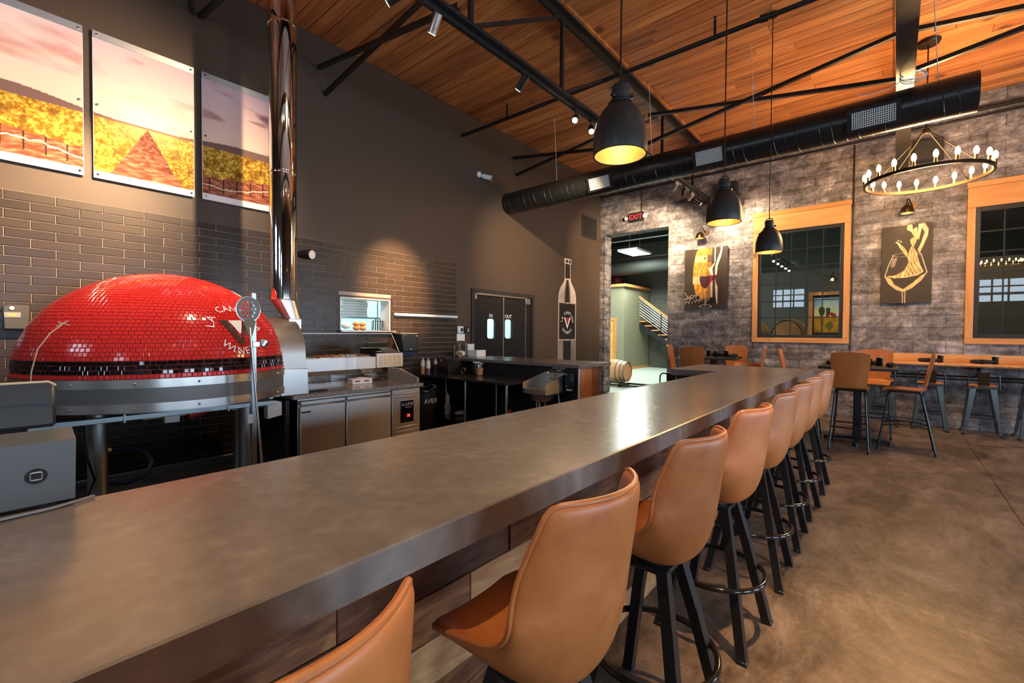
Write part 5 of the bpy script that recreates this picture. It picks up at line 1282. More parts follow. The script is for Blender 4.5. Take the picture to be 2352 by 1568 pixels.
# ================================================================== prints, paintings, mural
def lin(c):
    c = np.asarray(c, float); return np.where(c <= .04045, c/12.92, ((c+.055)/1.055)**2.4)
def vnoise(x, y, seed=0):
    xi = np.floor(x).astype(int); yi = np.floor(y).astype(int); fx = x-xi; fy = y-yi; fx = fx*fx*(3-2*fx); fy = fy*fy*(3-2*fy)
    def h(a, b):
        n = (a*374761393+b*668265263+seed*144664) & 0x7fffffff; n = ((n ^ (n >> 13))*1274126177) & 0x7fffffff
        return ((n ^ (n >> 16)) & 0xffff)/65535.
    return (h(xi, yi)*(1-fx)+h(xi+1, yi)*fx)*(1-fy)+(h(xi, yi+1)*(1-fx)+h(xi+1, yi+1)*fx)*fy
def fbm(x, y, seed=0, oc=4):
    s = 0; a = .5
    for i in range(oc): s = s+a*vnoise(x*2**i+i*17.3, y*2**i+i*9.1, seed+i); a *= .5
    return s/(1-.5**oc)
def picture(name, o, u, w, W_, H_, nx, ny, fn, mat, parent, pts=None):
    """flat picture: a fine grid whose colours are worked out by fn(s, t), s right 0..1, t up 0..1"""
    s, t = np.meshgrid(np.linspace(0, 1, nx+1), np.linspace(0, 1, ny+1)); col = fn(s, t)
    mb = MB(); o = Vector(o); u = Vector(u); w = Vector(w)
    if pts is None: mb.v = [tuple(o+u*(float(a)*W_)+w*(float(b)*H_)) for a, b in zip(s.ravel(), t.ravel())]
    else: mb.v = [pts(float(a), float(b)) for a, b in zip(s.ravel(), t.ravel())]
    mb.f = [(j*(nx+1)+i, j*(nx+1)+i+1, (j+1)*(nx+1)+i+1, (j+1)*(nx+1)+i) for j in range(ny) for i in range(nx)]
    ob = part(name, mb, mat, parent, w=True, smooth=0)
    at = ob.data.color_attributes.new('Col', 'FLOAT_COLOR', 'POINT')
    c = np.ones((len(mb.v), 4)); c[:, :3] = lin(np.clip(col, 0, 1)).reshape(-1, 3); at.data.foreach_set('color', c.ravel().astype(np.float32))
    return ob
def mix(a, b, k): k = np.asarray(k)[..., None]; return a*(1-k)+np.asarray(b)*k
def inpoly(s, t, P):
    c = np.zeros(s.shape, bool); n = len(P)
    for i in range(n):
        x0, y0 = P[i]; x1, y1 = P[(i+1) % n]
        if y0 == y1: continue
        c ^= ((y0 > t) != (y1 > t)) & (s < (x1-x0)*(t-y0)/(y1-y0)+x0)
    return c
def nearline(s, t, P, wd):
    d = np.full(s.shape, 9.)
    for (x0, y0), (x1, y1) in zip(P, P[1:]):
        k = np.clip(((s-x0)*(x1-x0)+(t-y0)*(y1-y0))/((x1-x0)**2+(y1-y0)**2+1e-9), 0, 1); d = np.minimum(d, np.hypot(s-x0-k*(x1-x0), t-y0-k*(y1-y0)))
    return d < wd
PZ0, PZ1 = 2.925, 4.29
def vineyard(y0, y1):
    def fn(s, t):
        Y = y0+s*(y1-y0); Z = PZ0+.07+t*(PZ1-PZ0-.14); hz = 3.50
        d = np.clip((hz-Z)/.55, 0, 1.2); ctr = 1.05
        sun = np.exp(-((Y-ctr)**2/.09+(Z-hz-.05)**2/.05))
        sky = mix(np.broadcast_to(np.array([.97, .83, .74]), s.shape+(3,)), (.80, .70, .76), np.clip((Z-hz)/.9, 0, 1)**1.2)
        cl = fbm(Y*2.2+Z*1.5, Z*7, 3, 5); sky = mix(sky, (.74, .52, .50), np.clip((cl-.5)*3.2, 0, .75))
        sky = mix(sky, (.45, .34, .42), np.clip((cl-.55)*4, 0, .8)*np.clip((Y-1.4)*1.6, 0, 1))
        sky = mix(sky, (1, .95, .86), np.clip(sun*1.2, 0, 1)); sky = mix(sky, (1, .96, .9), np.clip((.55-Y)*.9, 0, .35)*np.clip((Z-3.7)*2, 0, 1))
        hill = hz+.10*np.clip(np.abs(Y-ctr)-.25, 0, 1)*(1+.3*np.sin(Y*5))+.02
        sky = np.where((Z < hill)[..., None], mix(np.broadcast_to(np.array([.50, .38, .36]), s.shape+(3,)), (.8, .55, .4), sun), sky)
        q = (Y-ctr)/(d*.62+.004)
        fol = mix(np.broadcast_to(np.array([.62, .42, .08]), s.shape+(3,)), (.99, .83, .36), np.clip(fbm(Y*60, Z*60, 9, 4)*2.6-.85, 0, 1))
        fol = mix(fol, (.45, .30, .06), np.clip(fbm(Y*20, Z*14, 5, 3)*3.4-1.7, 0, .8)); fol = mix(fol, (1, .93, .62), np.clip(np.exp(-((Y-ctr)/.35)**2)*.75*np.exp(-(d/.35)**2), 0, 1))
        soil = mix(np.broadcast_to(np.array([.52, .25, .16]), s.shape+(3,)), (.86, .58, .44), np.clip(fbm(q*9, Z*60, 21, 4)*2-.6, 0, 1))
        g = fol.copy()
        aq = np.abs(q)+.10*(fbm(q*2, Z*30, 31, 3)-.5); path = aq < .5
        base = 3.24+.07*np.clip(1.2-np.abs(Y-ctr), -1, 1)*-1.3+.05*(fbm(Y*16, Z*4, 41, 3)-.5); far = (np.abs(Y-ctr) > .42) & (Z < base)
        g = np.where(path[..., None], soil, g); g = np.where(far[..., None] & ~path[..., None], soil*.95, g)
        tr = far & (np.abs(((Y*7.3) % 1)-.5) < .045) & (Z > base-.16); g = np.where(tr[..., None], np.array([.22, .12, .08]), g)
        wire = np.abs(Z-(base-.09+.03*np.sin(Y*6))) < .006; g = np.where((wire & far)[..., None], np.array([.95, .85, .75]), g)
        return np.where((Z > hz)[..., None], sky, g)*.93
    return fn
def vpanel(y0, y1, label):
    t = thing('vineyard_panel', label, 'wall print', (XL+.03, (y0+y1)/2, PZ0), 0, 'vineyard triptych')
    part('backing', MB().box(XL+.028, y0, PZ0, XL+.036, y1, PZ1, .002), T['white_metal'], t, w=True)
    picture('print', (XL+.0365, y0+.004, PZ0+.07), (0,1,0), (0,0,1), y1-y0-.008, PZ1-PZ0-.14, 130, 200, vineyard(y0, y1), T['print'], t)
    part('top_strip', MB().box(XL+.036, y0, PZ1-.068, XL+.041, y1, PZ1, .002), T['steel'], t, w=True)
    part('bottom_glare_strip', MB().box(XL+.036, y0, PZ0, XL+.041, y1, PZ0+.068, .002), T['white'], t, w=True)  # lower rail, its bright reflection put in as white colour
    for yy in (y0+.03, y1-.03):
        for zz_ in (PZ0+.035, (PZ0+PZ1)/2, PZ1-.035): part('standoff_bolt', MB().cyl((XL, yy, zz_), (XL+.05, yy, zz_), .010, n=12), T['chrome'], t, w=True)
vpanel(-.215, .585, 'vineyard print with pale sky and cropped vine rows, left of the sun panel')
vpanel(.648, 1.442, 'vineyard print with sun and central soil path')
vpanel(1.512, 2.312, 'vineyard print with purple clouds, half behind the flue')
# barrel and grapes painting
def paint1(s, t):
    X = 172+s*496; Y = 850+(1-t)*660-(s-.5)*10
    c = np.broadcast_to(np.array([.22, .18, .155]), s.shape+(3,)).copy(); c += (fbm(s*6, t*6, 3)[..., None]-.5)*.06
    def put(m, col, n=0, sc=30):
        nonlocal c
        v = np.asarray(col)*(1+n*(fbm(X/sc, Y/sc*.35, 7)-.5)[..., None]) if n else np.broadcast_to(np.asarray(col), s.shape+(3,)); c = np.where(m[..., None], v, c)
    barrel = [(330, 850), (300, 930), (284, 1010), (275, 1100), (278, 1190), (295, 1290), (325, 1395), (470, 1400), (478, 1290), (482, 1150), (490, 1000), (497, 850)]
    put(inpoly(X, Y, barrel), (.80, .56, .20), .9, 12)
    put(inpoly(X, Y, barrel) & (np.abs(((X-275)/52+.0) % 1-.5) > .47), (.45, .28, .08))
    put(inpoly(X, Y, barrel) & (X > 440), (.62, .42, .15), .6, 12)
    put(inpoly(X, Y, [(305, 925), (440, 925), (440, 1003), (290, 1000)]), (.85, .66, .46), .3); put(inpoly(X, Y, [(440, 925), (495, 925), (490, 1003), (440, 1003)]), (.36, .26, .18), .2)
    for x, y in ((410, 960), (480, 955)): put(np.hypot(X-x, Y-y) < 11, (.3, .22, .12))
    put(inpoly(X, Y, [(272, 1155), (345, 1158), (352, 1240), (275, 1238)]), (.86, .68, .48), .3)
    put(inpoly(X, Y, [(596, 815), (612, 815), (610, 880), (590, 960), (560, 1040), (550, 1145), (527, 1145), (530, 1050), (555, 975), (585, 900)]), (.90, .82, .74), .2)
    put(nearline(X, Y, [(528, 842), (528, 1000)], 6), (.86, .78, .70)); put(inpoly(X, Y, [(522, 1010), (526, 1025), (500, 1075), (508, 1150), (478, 1145), (452, 1065), (478, 1062)]), (.90, .84, .78))
    put(inpoly(X, Y, [(527, 1148), (552, 1148), (570, 1240), (566, 1275), (545, 1250)]), (.36, .16, .18)); put(inpoly(X, Y, [(528, 1185), (548, 1250), (562, 1275), (560, 1450), (552, 1458), (540, 1380), (532, 1290)]), (.88, .78, .70))
    put(inpoly(X, Y, [(478, 1210), (505, 1205), (503, 1385), (478, 1385)]), (.88, .78, .70)); put(inpoly(X, Y, [(478, 1385), (540, 1385), (550, 1450), (478, 1450)]), (.13, .10, .10))
    wine = [(345, 1155), (505, 1152), (490, 1215), (455, 1265), (418, 1292), (380, 1268), (355, 1225)]
    put(inpoly(X, Y, wine), (.27, .14, .14)); put(inpoly(X, Y, [(475, 1155), (507, 1152), (490, 1215), (455, 1265), (462, 1225)]), (.65, .10, .15))
    put(inpoly(X, Y, [(345, 1075), (360, 1075), (350, 1140), (352, 1200), (370, 1245), (345, 1225), (330, 1170)]), (.88, .72, .58)); put(inpoly(X, Y, [(345, 1062), (440, 1062), (438, 1150), (350, 1150)]) & ((X+Y) % 9 < 2), (.85, .62, .30))
    for x, y in ((195, 1415), (225, 1400), (262, 1380), (300, 1380), (330, 1380), (205, 1450), (245, 1445), (285, 1440), (330, 1430), (368, 1430), (405, 1412), (452, 1430), (258, 1410)):
        d = np.hypot(X-x, Y-y); put(d < 27, (.15, .12, .13)); put(d > 0, c) if False else None; put((d < 27) & (d > 24), (.08, .06, .06)); put((d < 24) & (np.hypot(X-x-7, Y-y-8) > 24), (.70, .60, .56))
    put(nearline(X, Y, [(180, 1330), (205, 1370), (235, 1392)], 4), (.72, .58, .36))
    put(nearline(X, Y, [(418, 1290), (421, 1482)], 4), (.74, .64, .55)); e = np.hypot((X-425)/70, (Y-1482)/20); put((e < 1) & (e > .82), (.75, .68, .6))
    return c
def canvas(x0, x1, z0, z1, label, fn):
    t = thing('canvas_painting', label, 'painting', ((x0+x1)/2, YB-.04, z0))
    part('stretcher', MB().box(x0, YB-.062, z0, x1, YB-.028, z1, .002), T['black_matte'], t, w=True)
    picture('painted_face', (x0, YB-.0625, z0), (1,0,0), (0,0,1), x1-x0, z1-z0, 150, 210, fn, T['canvas'], t)
canvas(-3.585, -2.695, 2.045, 3.355, 'canvas of a wine barrel, bottle, red wine glass and grapes', paint1)
def paint2(s, t):
    X = 1110+s*392; Y = 885+(1-t)*600
    c = np.broadcast_to(np.array([.20, .165, .14]), s.shape+(3,)).copy(); c += (fbm(s*5, t*7, 13)[..., None]-.5)*.05
    def put(m, col, n=0):
        nonlocal c
        v = np.asarray(col)*(1+n*(fbm(X/9+Y/40, Y/60, 7)-.5)[..., None]) if n else np.broadcast_to(np.asarray(col), s.shape+(3,)); c = np.where(m[..., None], v, c)
    gold = (.80, .68, .45)
    put(nearline(X, Y, [(1200, 1112), (1165, 1190), (1138, 1270), (1170, 1330), (1230, 1375), (1285, 1395), (1350, 1370), (1420, 1315), (1465, 1255), (1440, 1180), (1415, 1110)], 4), (.72, .66, .60))
    e = np.hypot((X-1308)/110, (Y-1112)/14); put((e < 1.05) & (e > .92), (.62, .56, .5)); put(inpoly(X, Y, [(1195, 1135), (1235, 1130), (1215, 1200), (1180, 1205)]), (.52, .46, .42), .5)
    put(inpoly(X, Y, [(1140, 1275), (1185, 1290), (1215, 1340), (1285, 1378), (1360, 1330), (1420, 1280), (1462, 1262), (1420, 1320), (1350, 1372), (1285, 1396), (1225, 1375), (1170, 1332)]), gold, .5)
    put(inpoly(X, Y, [(1138, 1272), (1220, 1268), (1290, 1235), (1320, 1180), (1325, 1080), (1345, 1050), (1330, 1000), (1360, 980), (1340, 940), (1305, 920), (1310, 885), (1345, 885), (1350, 925), (1380, 905), (1392, 960), (1380, 1010), (1360, 1060), (1385, 1100), (1400, 1160), (1440, 1250), (1400, 1275), (1300, 1290), (1220, 1290)]), gold, .9)
    put(inpoly(X, Y, [(1395, 885), (1440, 880), (1470, 930), (1465, 980), (1430, 1060), (1405, 1110), (1392, 1080), (1420, 1020), (1440, 950), (1420, 915), (1400, 1000), (1385, 1000)]), (.82, .73, .54), .5)
    put(inpoly(X, Y, [(1222, 1005), (1245, 1015), (1290, 1060), (1315, 1100), (1325, 1150), (1300, 1120), (1255, 1060)]), gold, .6)
    for x, y in ((1240, 998), (1225, 1012), (1260, 1008)): put(np.hypot(X-x, Y-y) < 6, (.9, .8, .6))
    put((np.abs(((X*.9-Y*.22+8*np.sin(Y/30)) % 19)-9.5) < 1.6) & inpoly(X, Y, [(1225, 1270), (1320, 1180), (1330, 1060), (1345, 930), (1385, 930), (1362, 1060), (1398, 1160), (1436, 1248), (1300, 1285)]), (.42, .33, .20))
    put((np.abs(((X*.8-Y*.5) % 26)-13) < 2.2) & inpoly(X, Y, [(1290, 1240), (1330, 1160), (1400, 1160), (1440, 1250), (1300, 1285)]), (.35, .26, .16))
    put(nearline(X, Y, [(1280, 1396), (1283, 1485)], 4) | nearline(X, Y, [(1300, 1396), (1301, 1485)], 4), (.72, .64, .52))
    return c
canvas(-.198, .442, 2.05, 3.36, 'canvas of white wine splashing in a glass', paint2)
# bottle mural on the dark wall
t = thing('bottle_mural', 'tall wine bottle painted in white on the dark wall', 'mural', (XL, 8.67, .5)); BC = 8.67
HWP = [(.40, .368), (2.25, .368), (2.36, .36), (2.46, .33), (2.54, .28), (2.62, .205), (2.68, .155), (2.73, .128), (3.095, .118), (3.098, .145), (3.2, .15), (3.215, .13)]
def hw(z):
    for (a, b), (c, d) in zip(HWP, HWP[1:]):
        if a <= z <= c: return b+(d-b)*(z-a)/(c-a)
    return .13
def bcol(s, t):
    z = .5+t*(3.21-.5); u = (s-.5)*2; au = np.abs(u)
    c = np.broadcast_to(np.array([.16, .125, .105]), s.shape+(3,)).copy(); pale = np.array([.80, .72, .66]); n = fbm(u*3, z*3, 5)
    m = (z > 2.20) & (z < 2.74); k = np.clip((np.abs(u+.02)-.16)*4, 0, 1)*(.75+.5*(n-.5)); c = np.where(m[..., None], mix(c, pale*1.0, np.clip(k*1.2, 0, 1)), c)
    m = z < 1.345; k = np.clip((np.abs(u)-.36)*9, 0, 1)*(.7+.6*(n-.5)); c = np.where(m[..., None], mix(np.broadcast_to(np.array([.12, .105, .10]), c.shape), pale*.82, np.clip(k, 0, 1)), c)
    m = (z > 3.095); k = np.clip((np.sin(u*7)+.2), 0, 1); c = np.where(m[..., None], mix(c, pale, k*.8), c)
    edge = au > 1-.022/np.vectorize(hw)(z); c = np.where(edge[..., None], pale*.9, c)
    body = (z < 2.2) & (au > .86) & (au < .94); c = np.where(body[..., None], pale*.55, c)
    lab = (z >= 1.36) & (z <= 2.17) & (au < .84); c = np.where(lab[..., None], np.array([.14, .105, .09]), c)
    for zl in (2.74, 3.1, 3.2): c = np.where((np.abs(z-zl) < .012)[..., None], pale, c)
    for zl in (2.19, 1.345): c = np.where(((np.abs(z-zl-.012*u*u) < .012) & (au < .92))[..., None], pale*.85, c)
    return c
picture('painted_bottle', (0,0,0), (0,1,0), (0,0,1), 1, 1, 70, 260, bcol, T['mural'], t, pts=lambda s, t_: (XL+.002, BC+(s-.5)*2*hw(.5+t_*2.71), .5+t_*2.71))
LC = (XL+.0025, BC, 1.745)
text('lettering', 'LA CANTINA', .095, LC, (0,1,0), (0,0,1), T['white'], t, arc=(.225, math.radians(172), math.radians(8), False))
text('lettering', 'WINERY', .095, LC, (0,1,0), (0,0,1), T['white'], t, arc=(.235, math.radians(228), math.radians(312), True))
part('emblem', MB().prism([(BC-.135, 1.86), (BC-.085, 1.86), (BC, 1.665), (BC+.085, 1.86), (BC+.135, 1.86), (BC, 1.60)], 0, XL+.002, XL+.0035), T['white'], t, w=True)
part('emblem_heart', MB().prism([(BC-.062, 1.84), (BC-.03, 1.86), (BC, 1.845), (BC+.03, 1.86), (BC+.062, 1.84), (BC, 1.70)], 0, XL+.002, XL+.0032), T['red'], t, w=True)
# ================================================================== dining side
def high_chair(loc, rz, label):
    """bent ply shell on a black tube frame; the sitter looks towards -x, back at +x"""
    t = thing('dining_chair', label, 'chair', loc, rz, 'bent ply high chairs')
    PR = [(-.235, .775, .165), (-.215, .795, .172), (-.10, .806, .18), (.05, .800, .185), (.13, .80, .185), (.172, .815, .18), (.192, .85, .175), (.203, .90, .178), (.225, 1.02, .195), (.255, 1.17, .208), (.272, 1.262, .200)]
    NV, NU = 40, 8; P = [cat(PR, j/NV) for j in range(NV+1)]; mb = MB(); v = []
    for l in (0, 1):
        for j in range(NV+1):
            a = Vector((P[max(j-1, 0)][0], P[max(j-1, 0)][1])); b = Vector((P[min(j+1, NV)][0], P[min(j+1, NV)][1])); d = (b-a).normalized(); nx, nz = -d.y, d.x
            for i in range(NU+1):
                s = -1+2*i/NU; arch = .03*(1-s*s) if j > NV*.9 else 0; k = max(0, (j/NV-.9)/.1)
                v.append((P[j][0]+nx*.013*(.5-l)*2*.5+.02*(s*s)*(-1 if j/NV > .55 else 0), s*P[j][2], P[j][1]+nz*.013*(.5-l)+.022*(1-s*s)*k))
    M_ = (NV+1)*(NU+1); f = []
    for j in range(NV):
        for i in range(NU):
            a = j*(NU+1)+i; f.append((a, a+1, a+NU+2, a+NU+1)); f.append((M_+a, M_+a+NU+1, M_+a+NU+2, M_+a+1))
    bd = [(i, 0) for i in range(NU)]+[(NU, j) for j in range(NV)]+[(i, NV) for i in range(NU, 0, -1)]+[(0, j) for j in range(NV, 0, -1)]
    for q in range(len(bd)):
        (i0, j0), (i1, j1) = bd[q], bd[(q+1) % len(bd)]; a, b = j0*(NU+1)+i0, j1*(NU+1)+i1; f.append((a, M_+a, M_+b, b))
    part('ply_shell', mb.add(v, f), T['ply'], t, smooth=50)
    def leg(sy, x0, x1):
        return MB().tube([(0, sy*.15, .772), (x0*.75, sy*.152, .772), (x0*.97, sy*.156, .755), (x0*1.08, sy*.16, .70), (x1, sy*.205, .01)], .0125, 8)
    for sy in (-1, 1):
        for x0, x1 in ((-.17, -.275), (.14, .285)):
            l = part('leg', leg(sy, x0, x1), T['black_metal'], t); part('foot', MB().cyl((x1, sy*.205, 0), (x1, sy*.205, .03), .017, n=10), T['black_plastic'], l)
        part('side_bar', MB().tube([(-.235, sy*.184, .32), (-.1, sy*.184, .35), (.1, sy*.184, .35), (.235, sy*.184, .32)], .008, 6), T['black_metal'], t)
        part('side_bar', MB().tube([(-.228, sy*.181, .365), (-.1, sy*.181, .395), (.1, sy*.181, .395), (.228, sy*.181, .365)], .008, 6), T['black_metal'], t)
    part('foot_rest', MB().cyl((-.238, -.187, .295), (-.238, .187, .295), .010, n=8), T['black_metal'], t)
    part('rear_bar', MB().cyl((.238, -.187, .295), (.238, .187, .295), .010, n=8), T['black_metal'], t)
    for xr in (-.12, .1): part('seat_rail', MB().cyl((xr, -.152, .772), (xr, .152, .772), .011, n=8), T['black_metal'], t)
    return t
def high_table(x, y, rz, label, w=.86):
    t = thing('high_table', label, 'table', (x, y, 0), rz)
    part('table_top', MB().box(-w/2, -w/2, 1.032, w/2, w/2, 1.07, .004), T['black_matte'], t)
    part('column', MB().box(-.05, -.05, .05, .05, .05, 1.02, .008), T['black_metal'], t)
    part('top_spider', MB().box(-.28, -.03, 1.01, .28, .03, 1.031).box(-.03, -.28, 1.01, .03, .28, 1.031), T['black_metal'], t)
    for k in range(4):
        a = PI/2*k; lg = MB().bar((0, 0, .06), (.34*math.cos(a), .34*math.sin(a), .038), .07, .04).cyl((.35*math.cos(a), .35*math.sin(a), 0), (.35*math.cos(a), .35*math.sin(a), .05), .035, n=14)
        part('foot', lg, T['black_metal'], t)
    return t
T1, T2 = (-2.62, 9.02), (-.38, 7.93)
high_table(T2[0], T2[1], 0.0, 'black square high table before the wall shelf'); high_table(T1[0], T1[1], .12, 'black square high table under the barrel painting')
c0 = high_chair((-.435, 7.46, 0), -PI/2, 'brown ply high chair, back to the bar stools, at the table before the wall shelf')
dup(c0, (.125, 7.81, 0), 0, 'brown ply high chair pulled out sideways before the metal stools')
dup(c0, (-.22, 8.64, 0), PI/2, 'brown ply high chair between the table and the wall shelf')
dup(c0, (-1.10, 8.0, 0), PI+.05, 'brown ply high chair facing the wall shelf table from the bar end side')
dup(c0, (-2.74, 8.28, 0), -PI/2+.12, 'brown ply high chair, back to the bar, at the table under the barrel painting')
dup(c0, (-3.22, 9.0, 0), PI+.12, 'brown ply high chair beside the tall doorway')
dup(c0, (-2.42, 9.62, 0), PI/2+.1, 'brown ply high chair against the block wall under the barrel painting')
dup(c0, (-2.02, 9.08, 0), .1, 'brown ply high chair beneath the first window sill')
# black cups and napkin rolls
def cup(x, y, z, label, g='black cups'):
    t = thing('black_cup', label, 'cup', (x, y, z), 0, g)
    part('cup', MB().lathe([(0, 0), (.032, 0), (.035, .004), (.038, .118), (.036, .119), (.033, .01), (0, .008)], n=24), T['black_gloss'], t)
    part('rim', MB().lathe([(.0355, .117), (.0385, .117), (.0385, .121), (.0355, .121)], n=24, closed=True), T['white_metal'], t)
def napkin(x, y, z, rz, label, g='black napkin rolls'):
    t = thing('napkin_roll', label, 'napkin', (x, y, z), rz, g)
    part('cloth', MB().lathe([(0, -.13), (.018, -.128), (.03, -.09), (.032, 0), (.03, .08), (.02, .12), (.022, .14), (0, .142)], (0, 0, .0335), 14, axis=0).xf(Matrix.Diagonal((1, 1.12, 1.04, 1))), T['napkin'], t)
    part('band', MB().lathe([(.0335, -.02), (.0335, .02)], (0, 0, .0335), 14, axis=0).xf(Matrix.Diagonal((1, 1.12, 1.04, 1))), T['black_gloss'], t)
for (x, y), s in (((-.27, 7.80), 'front'), ((-.16, 8.12), 'right'), ((-.55, 8.16), 'far')): cup(x, y, 1.0705, 'black cup on the table before the wall shelf')
for x, y, a in ((-.04, 7.90, 1.4), (-.28, 8.27, .1), (-.72, 8.0, 1.5), (-.5, 7.62, .1)): napkin(x, y, 1.0705, a, 'black napkin roll on the table before the wall shelf')
for x, y in ((-2.76, 9.12), (-2.56, 8.90), (-2.44, 9.14)): cup(x, y, 1.0705, 'black cup on the table under the barrel painting')
for x, y, a in ((-2.62, 9.26, .3), (-2.29, 9.0, 1.3), (-2.95, 9.0, 1.5)): napkin(x, y, 1.0705, a, 'black napkin roll on the table under the barrel painting')
# live-edge wall shelf
t = thing('wall_shelf', 'live-edge pine drinking shelf along the block wall', 'shelf', (1.0, 9.98, 1.0))
N_ = 60; fr = [(-.57+3.7*i/N_, 9.775+.012*math.sin(i*.9)+.010*math.sin(i*2.3+1)) for i in range(N_+1)]
part('slab', MB().prism(fr+[(3.13, YB-.03), (-.57, YB-.03)], 2, 1.02, 1.07), T['pine_h'], t, w=True, smooth=30)
part('bark_edge', MB().tube([(x, y-.002, 1.042) for x, y in fr], .022, 6), T['walnut'], t, w=True)
part('back_board', MB().box(-.57, YB-.055, 1.0705, 3.13, YB-.03, 1.20, .003), T['pine_h'], t, w=True)
for x in (-.3, 1.0, 2.3): part('bracket', MB().prism([(YB-.03, .86), (YB-.03, 1.019), (9.86, 1.019)], 0, x-.015, x+.015), T['black_metal'], t, w=True, smooth=0)
for x in (.56, 1.165, 1.75): cup(x, 9.96, 1.0705, 'black cup on the live-edge wall shelf')
for x in (.42, 1.02, 1.6): napkin(x, 9.90, 1.0705, .1, 'black napkin roll on the live-edge wall shelf')
# pipe rail below shelf
solo('wall_pipe', MB().cyl((-.5, YB-.04, .85), (3.2, YB-.04, .85), .014, n=8).cyl((-.5, YB-.04, .80), (3.2, YB-.04, .80), .011, n=8), T['bronze'], 'pair of thin conduits low on the block wall under the shelf', 'pipe')
# metal stools
def metal_stool(loc, label):
    t = thing('metal_stool', label, 'stool', loc, 0, 'metal stools under the wall shelf')
    part('seat', MB().box(-.155, -.155, .735, .155, .155, .762, .012), T['seat_wood'], t)
    part('seat_apron', MB().box(-.15, -.15, .70, .15, .15, .734, .006), T['galv_stool'], t)
    for sx in (-1, 1):
        for sy in (-1, 1):
            a = Vector((sx*.125, sy*.125, .715)); b = Vector((sx*.205, sy*.205, .03)); ux = Vector((sx, 0, 0)); uy = Vector((0, sy, 0)); mb = MB()
            for d1, d2 in ((ux, uy), (uy, ux)):
                w0, w1 = .055, .030; q = [a, a-d1*w0-d1*0, b-d1*w1, b]; th = -d2*.004
                q = [a+d1*.02+d2*.02, a-d1*w0+d2*.02, b-d1*w1, b]; vs = [p for p in q]+[p+th for p in q]
                mb.add(vs, [(0,1,2,3), (7,6,5,4), (0,4,5,1), (1,5,6,2), (2,6,7,3), (3,7,4,0)])
            l = part('leg', mb, T['galv_stool'], t, smooth=0); part('foot_cap', MB().box(b.x-.022, b.y-.022, 0, b.x+.022, b.y+.022, .035, .006), T['black_plastic'], l)
    for s in (-1, 1):
        part('stretcher', MB().box(-.175, s*.175-.006, .255, .175, s*.175+.006, .275), T['black_metal'], t)
        part('stretcher', MB().box(s*.175-.006, -.175, .305, s*.175+.006, .175, .325), T['black_metal'], t)
    part('back_hoop', MB().tube([(-.165, -.165, .70), (-.163, -.170, .86), (-.155, -.178, .915), (-.125, -.185, .945), (.125, -.185, .945), (.155, -.178, .915), (.163, -.170, .86), (.165, -.165, .70)], .010, 8), T['black_metal'], t)
    part('back_plate', MB().add([(-.062, -.168, .755), (.062, -.168, .755), (.062, -.196, .955), (-.062, -.196, .955), (-.062, -.158, .755), (.062, -.158, .755), (.062, -.186, .957), (-.062, -.186, .957)], [(0,1,2,3), (7,6,5,4), (0,4,5,1), (1,5,6,2), (2,6,7,3), (3,7,4,0)]), T['bronze'], t, smooth=0)
    return t
m0 = metal_stool((-.15, 9.84, 0), 'gunmetal stool with wooden seat under the shelf, nearest the conduit')
for x, l in ((.44, 'gunmetal stool with wooden seat under the shelf, second from the conduit'), (1.02, 'gunmetal stool with wooden seat under the shelf, third from the conduit'), (1.59, 'gunmetal stool with wooden seat under the shelf, fourth from the conduit')): dup(m0, (x, 9.84, 0), 0, l)
# stool seen at the inner end of the bar
dup(m0, (-2.36, 6.35, 0), 0, 'gunmetal stool tucked beside the short end of the bar', 'metal stool by the bar')
# ================================================================== cellar seen through the doorway and windows
solo('wall_stairwell', MB().box(-10.4, 16.87, 0, -8.42, 19.3, 3.42), T['olive'], kind='structure', label='olive plastered stairwell wall beyond the doorway')
solo('trim_2', MB().box(-10.4, 16.80, 3.42, -8.34, 19.3, 3.53, .006), T['pine_h'], kind='structure', label='pine cap on the olive stairwell wall')
solo('baseboard_1', MB().box(-8.42, 16.87, 0, -8.40, 19.3, .10), T['pine'], kind='structure', label='pine baseboard of the olive wall')
d = thing('door_2', 'yellow pine panel door in the olive wall', None, (-9.3, 16.85, 0), kind='structure')
part('leaf', MB().box(-9.65, 16.84, .01, -8.86, 16.868, 2.04, .003), T['door_wood'], d, w=True)
part('casing', MB().box(-8.86, 16.82, 0, -8.76, 16.868, 2.14, .004).box(-9.75, 16.82, 2.04, -8.86, 16.868, 2.14, .004).box(-9.75, 16.82, 0, -9.65, 16.868, 2.04, .004), T['pine_v'], d, w=True)
for z0, z1 in ((.2, .85), (1.0, 1.5), (1.6, 1.95)):
    for x0, x1 in ((-9.56, -9.3), (-9.22, -8.94)): part('panel', MB().box(x0, 16.828, z0, x1, 16.84, z1, .008), T['door_wood'], d, w=True)
t = thing('staircase', 'dark open staircase with pine treads and cable railing', 'staircase', (-7.6, 18.7, 0))
S0, S1 = Vector((-8.75, 0, 2.24)), Vector((-5.2, 0, 0.0)); NS = 12
part('stringer', MB().add([(x, y, z) for y in (18.3, 18.36) for x, z in ((-8.75, 2.20), (-5.2, -.02+.0), (-5.5, 0), (-8.75, 1.92))], [(0,1,2,3), (7,6,5,4), (0,4,5,1), (1,5,6,2), (2,6,7,3), (3,7,4,0)]), T['black_metal'], t, w=True, smooth=0)
for i in range(NS):
    x = -8.75+i*.296; z = 2.235-i*.19
    if z < .1: break
    part('tread', MB().box(x, 18.28, z-.045, x+.31, 19.28, z, .004), T['pine_h'], t, w=True); part('riser', MB().box(x+.30, 18.37, z-.19, x+.31, 19.28, z-.045), T['black_matte'], t, w=True)
part('hand_rail', MB().bar((-8.9, 18.3, 3.45), (-5.3, 18.3, .80), .09, .06), T['pine_h'], t, w=True)
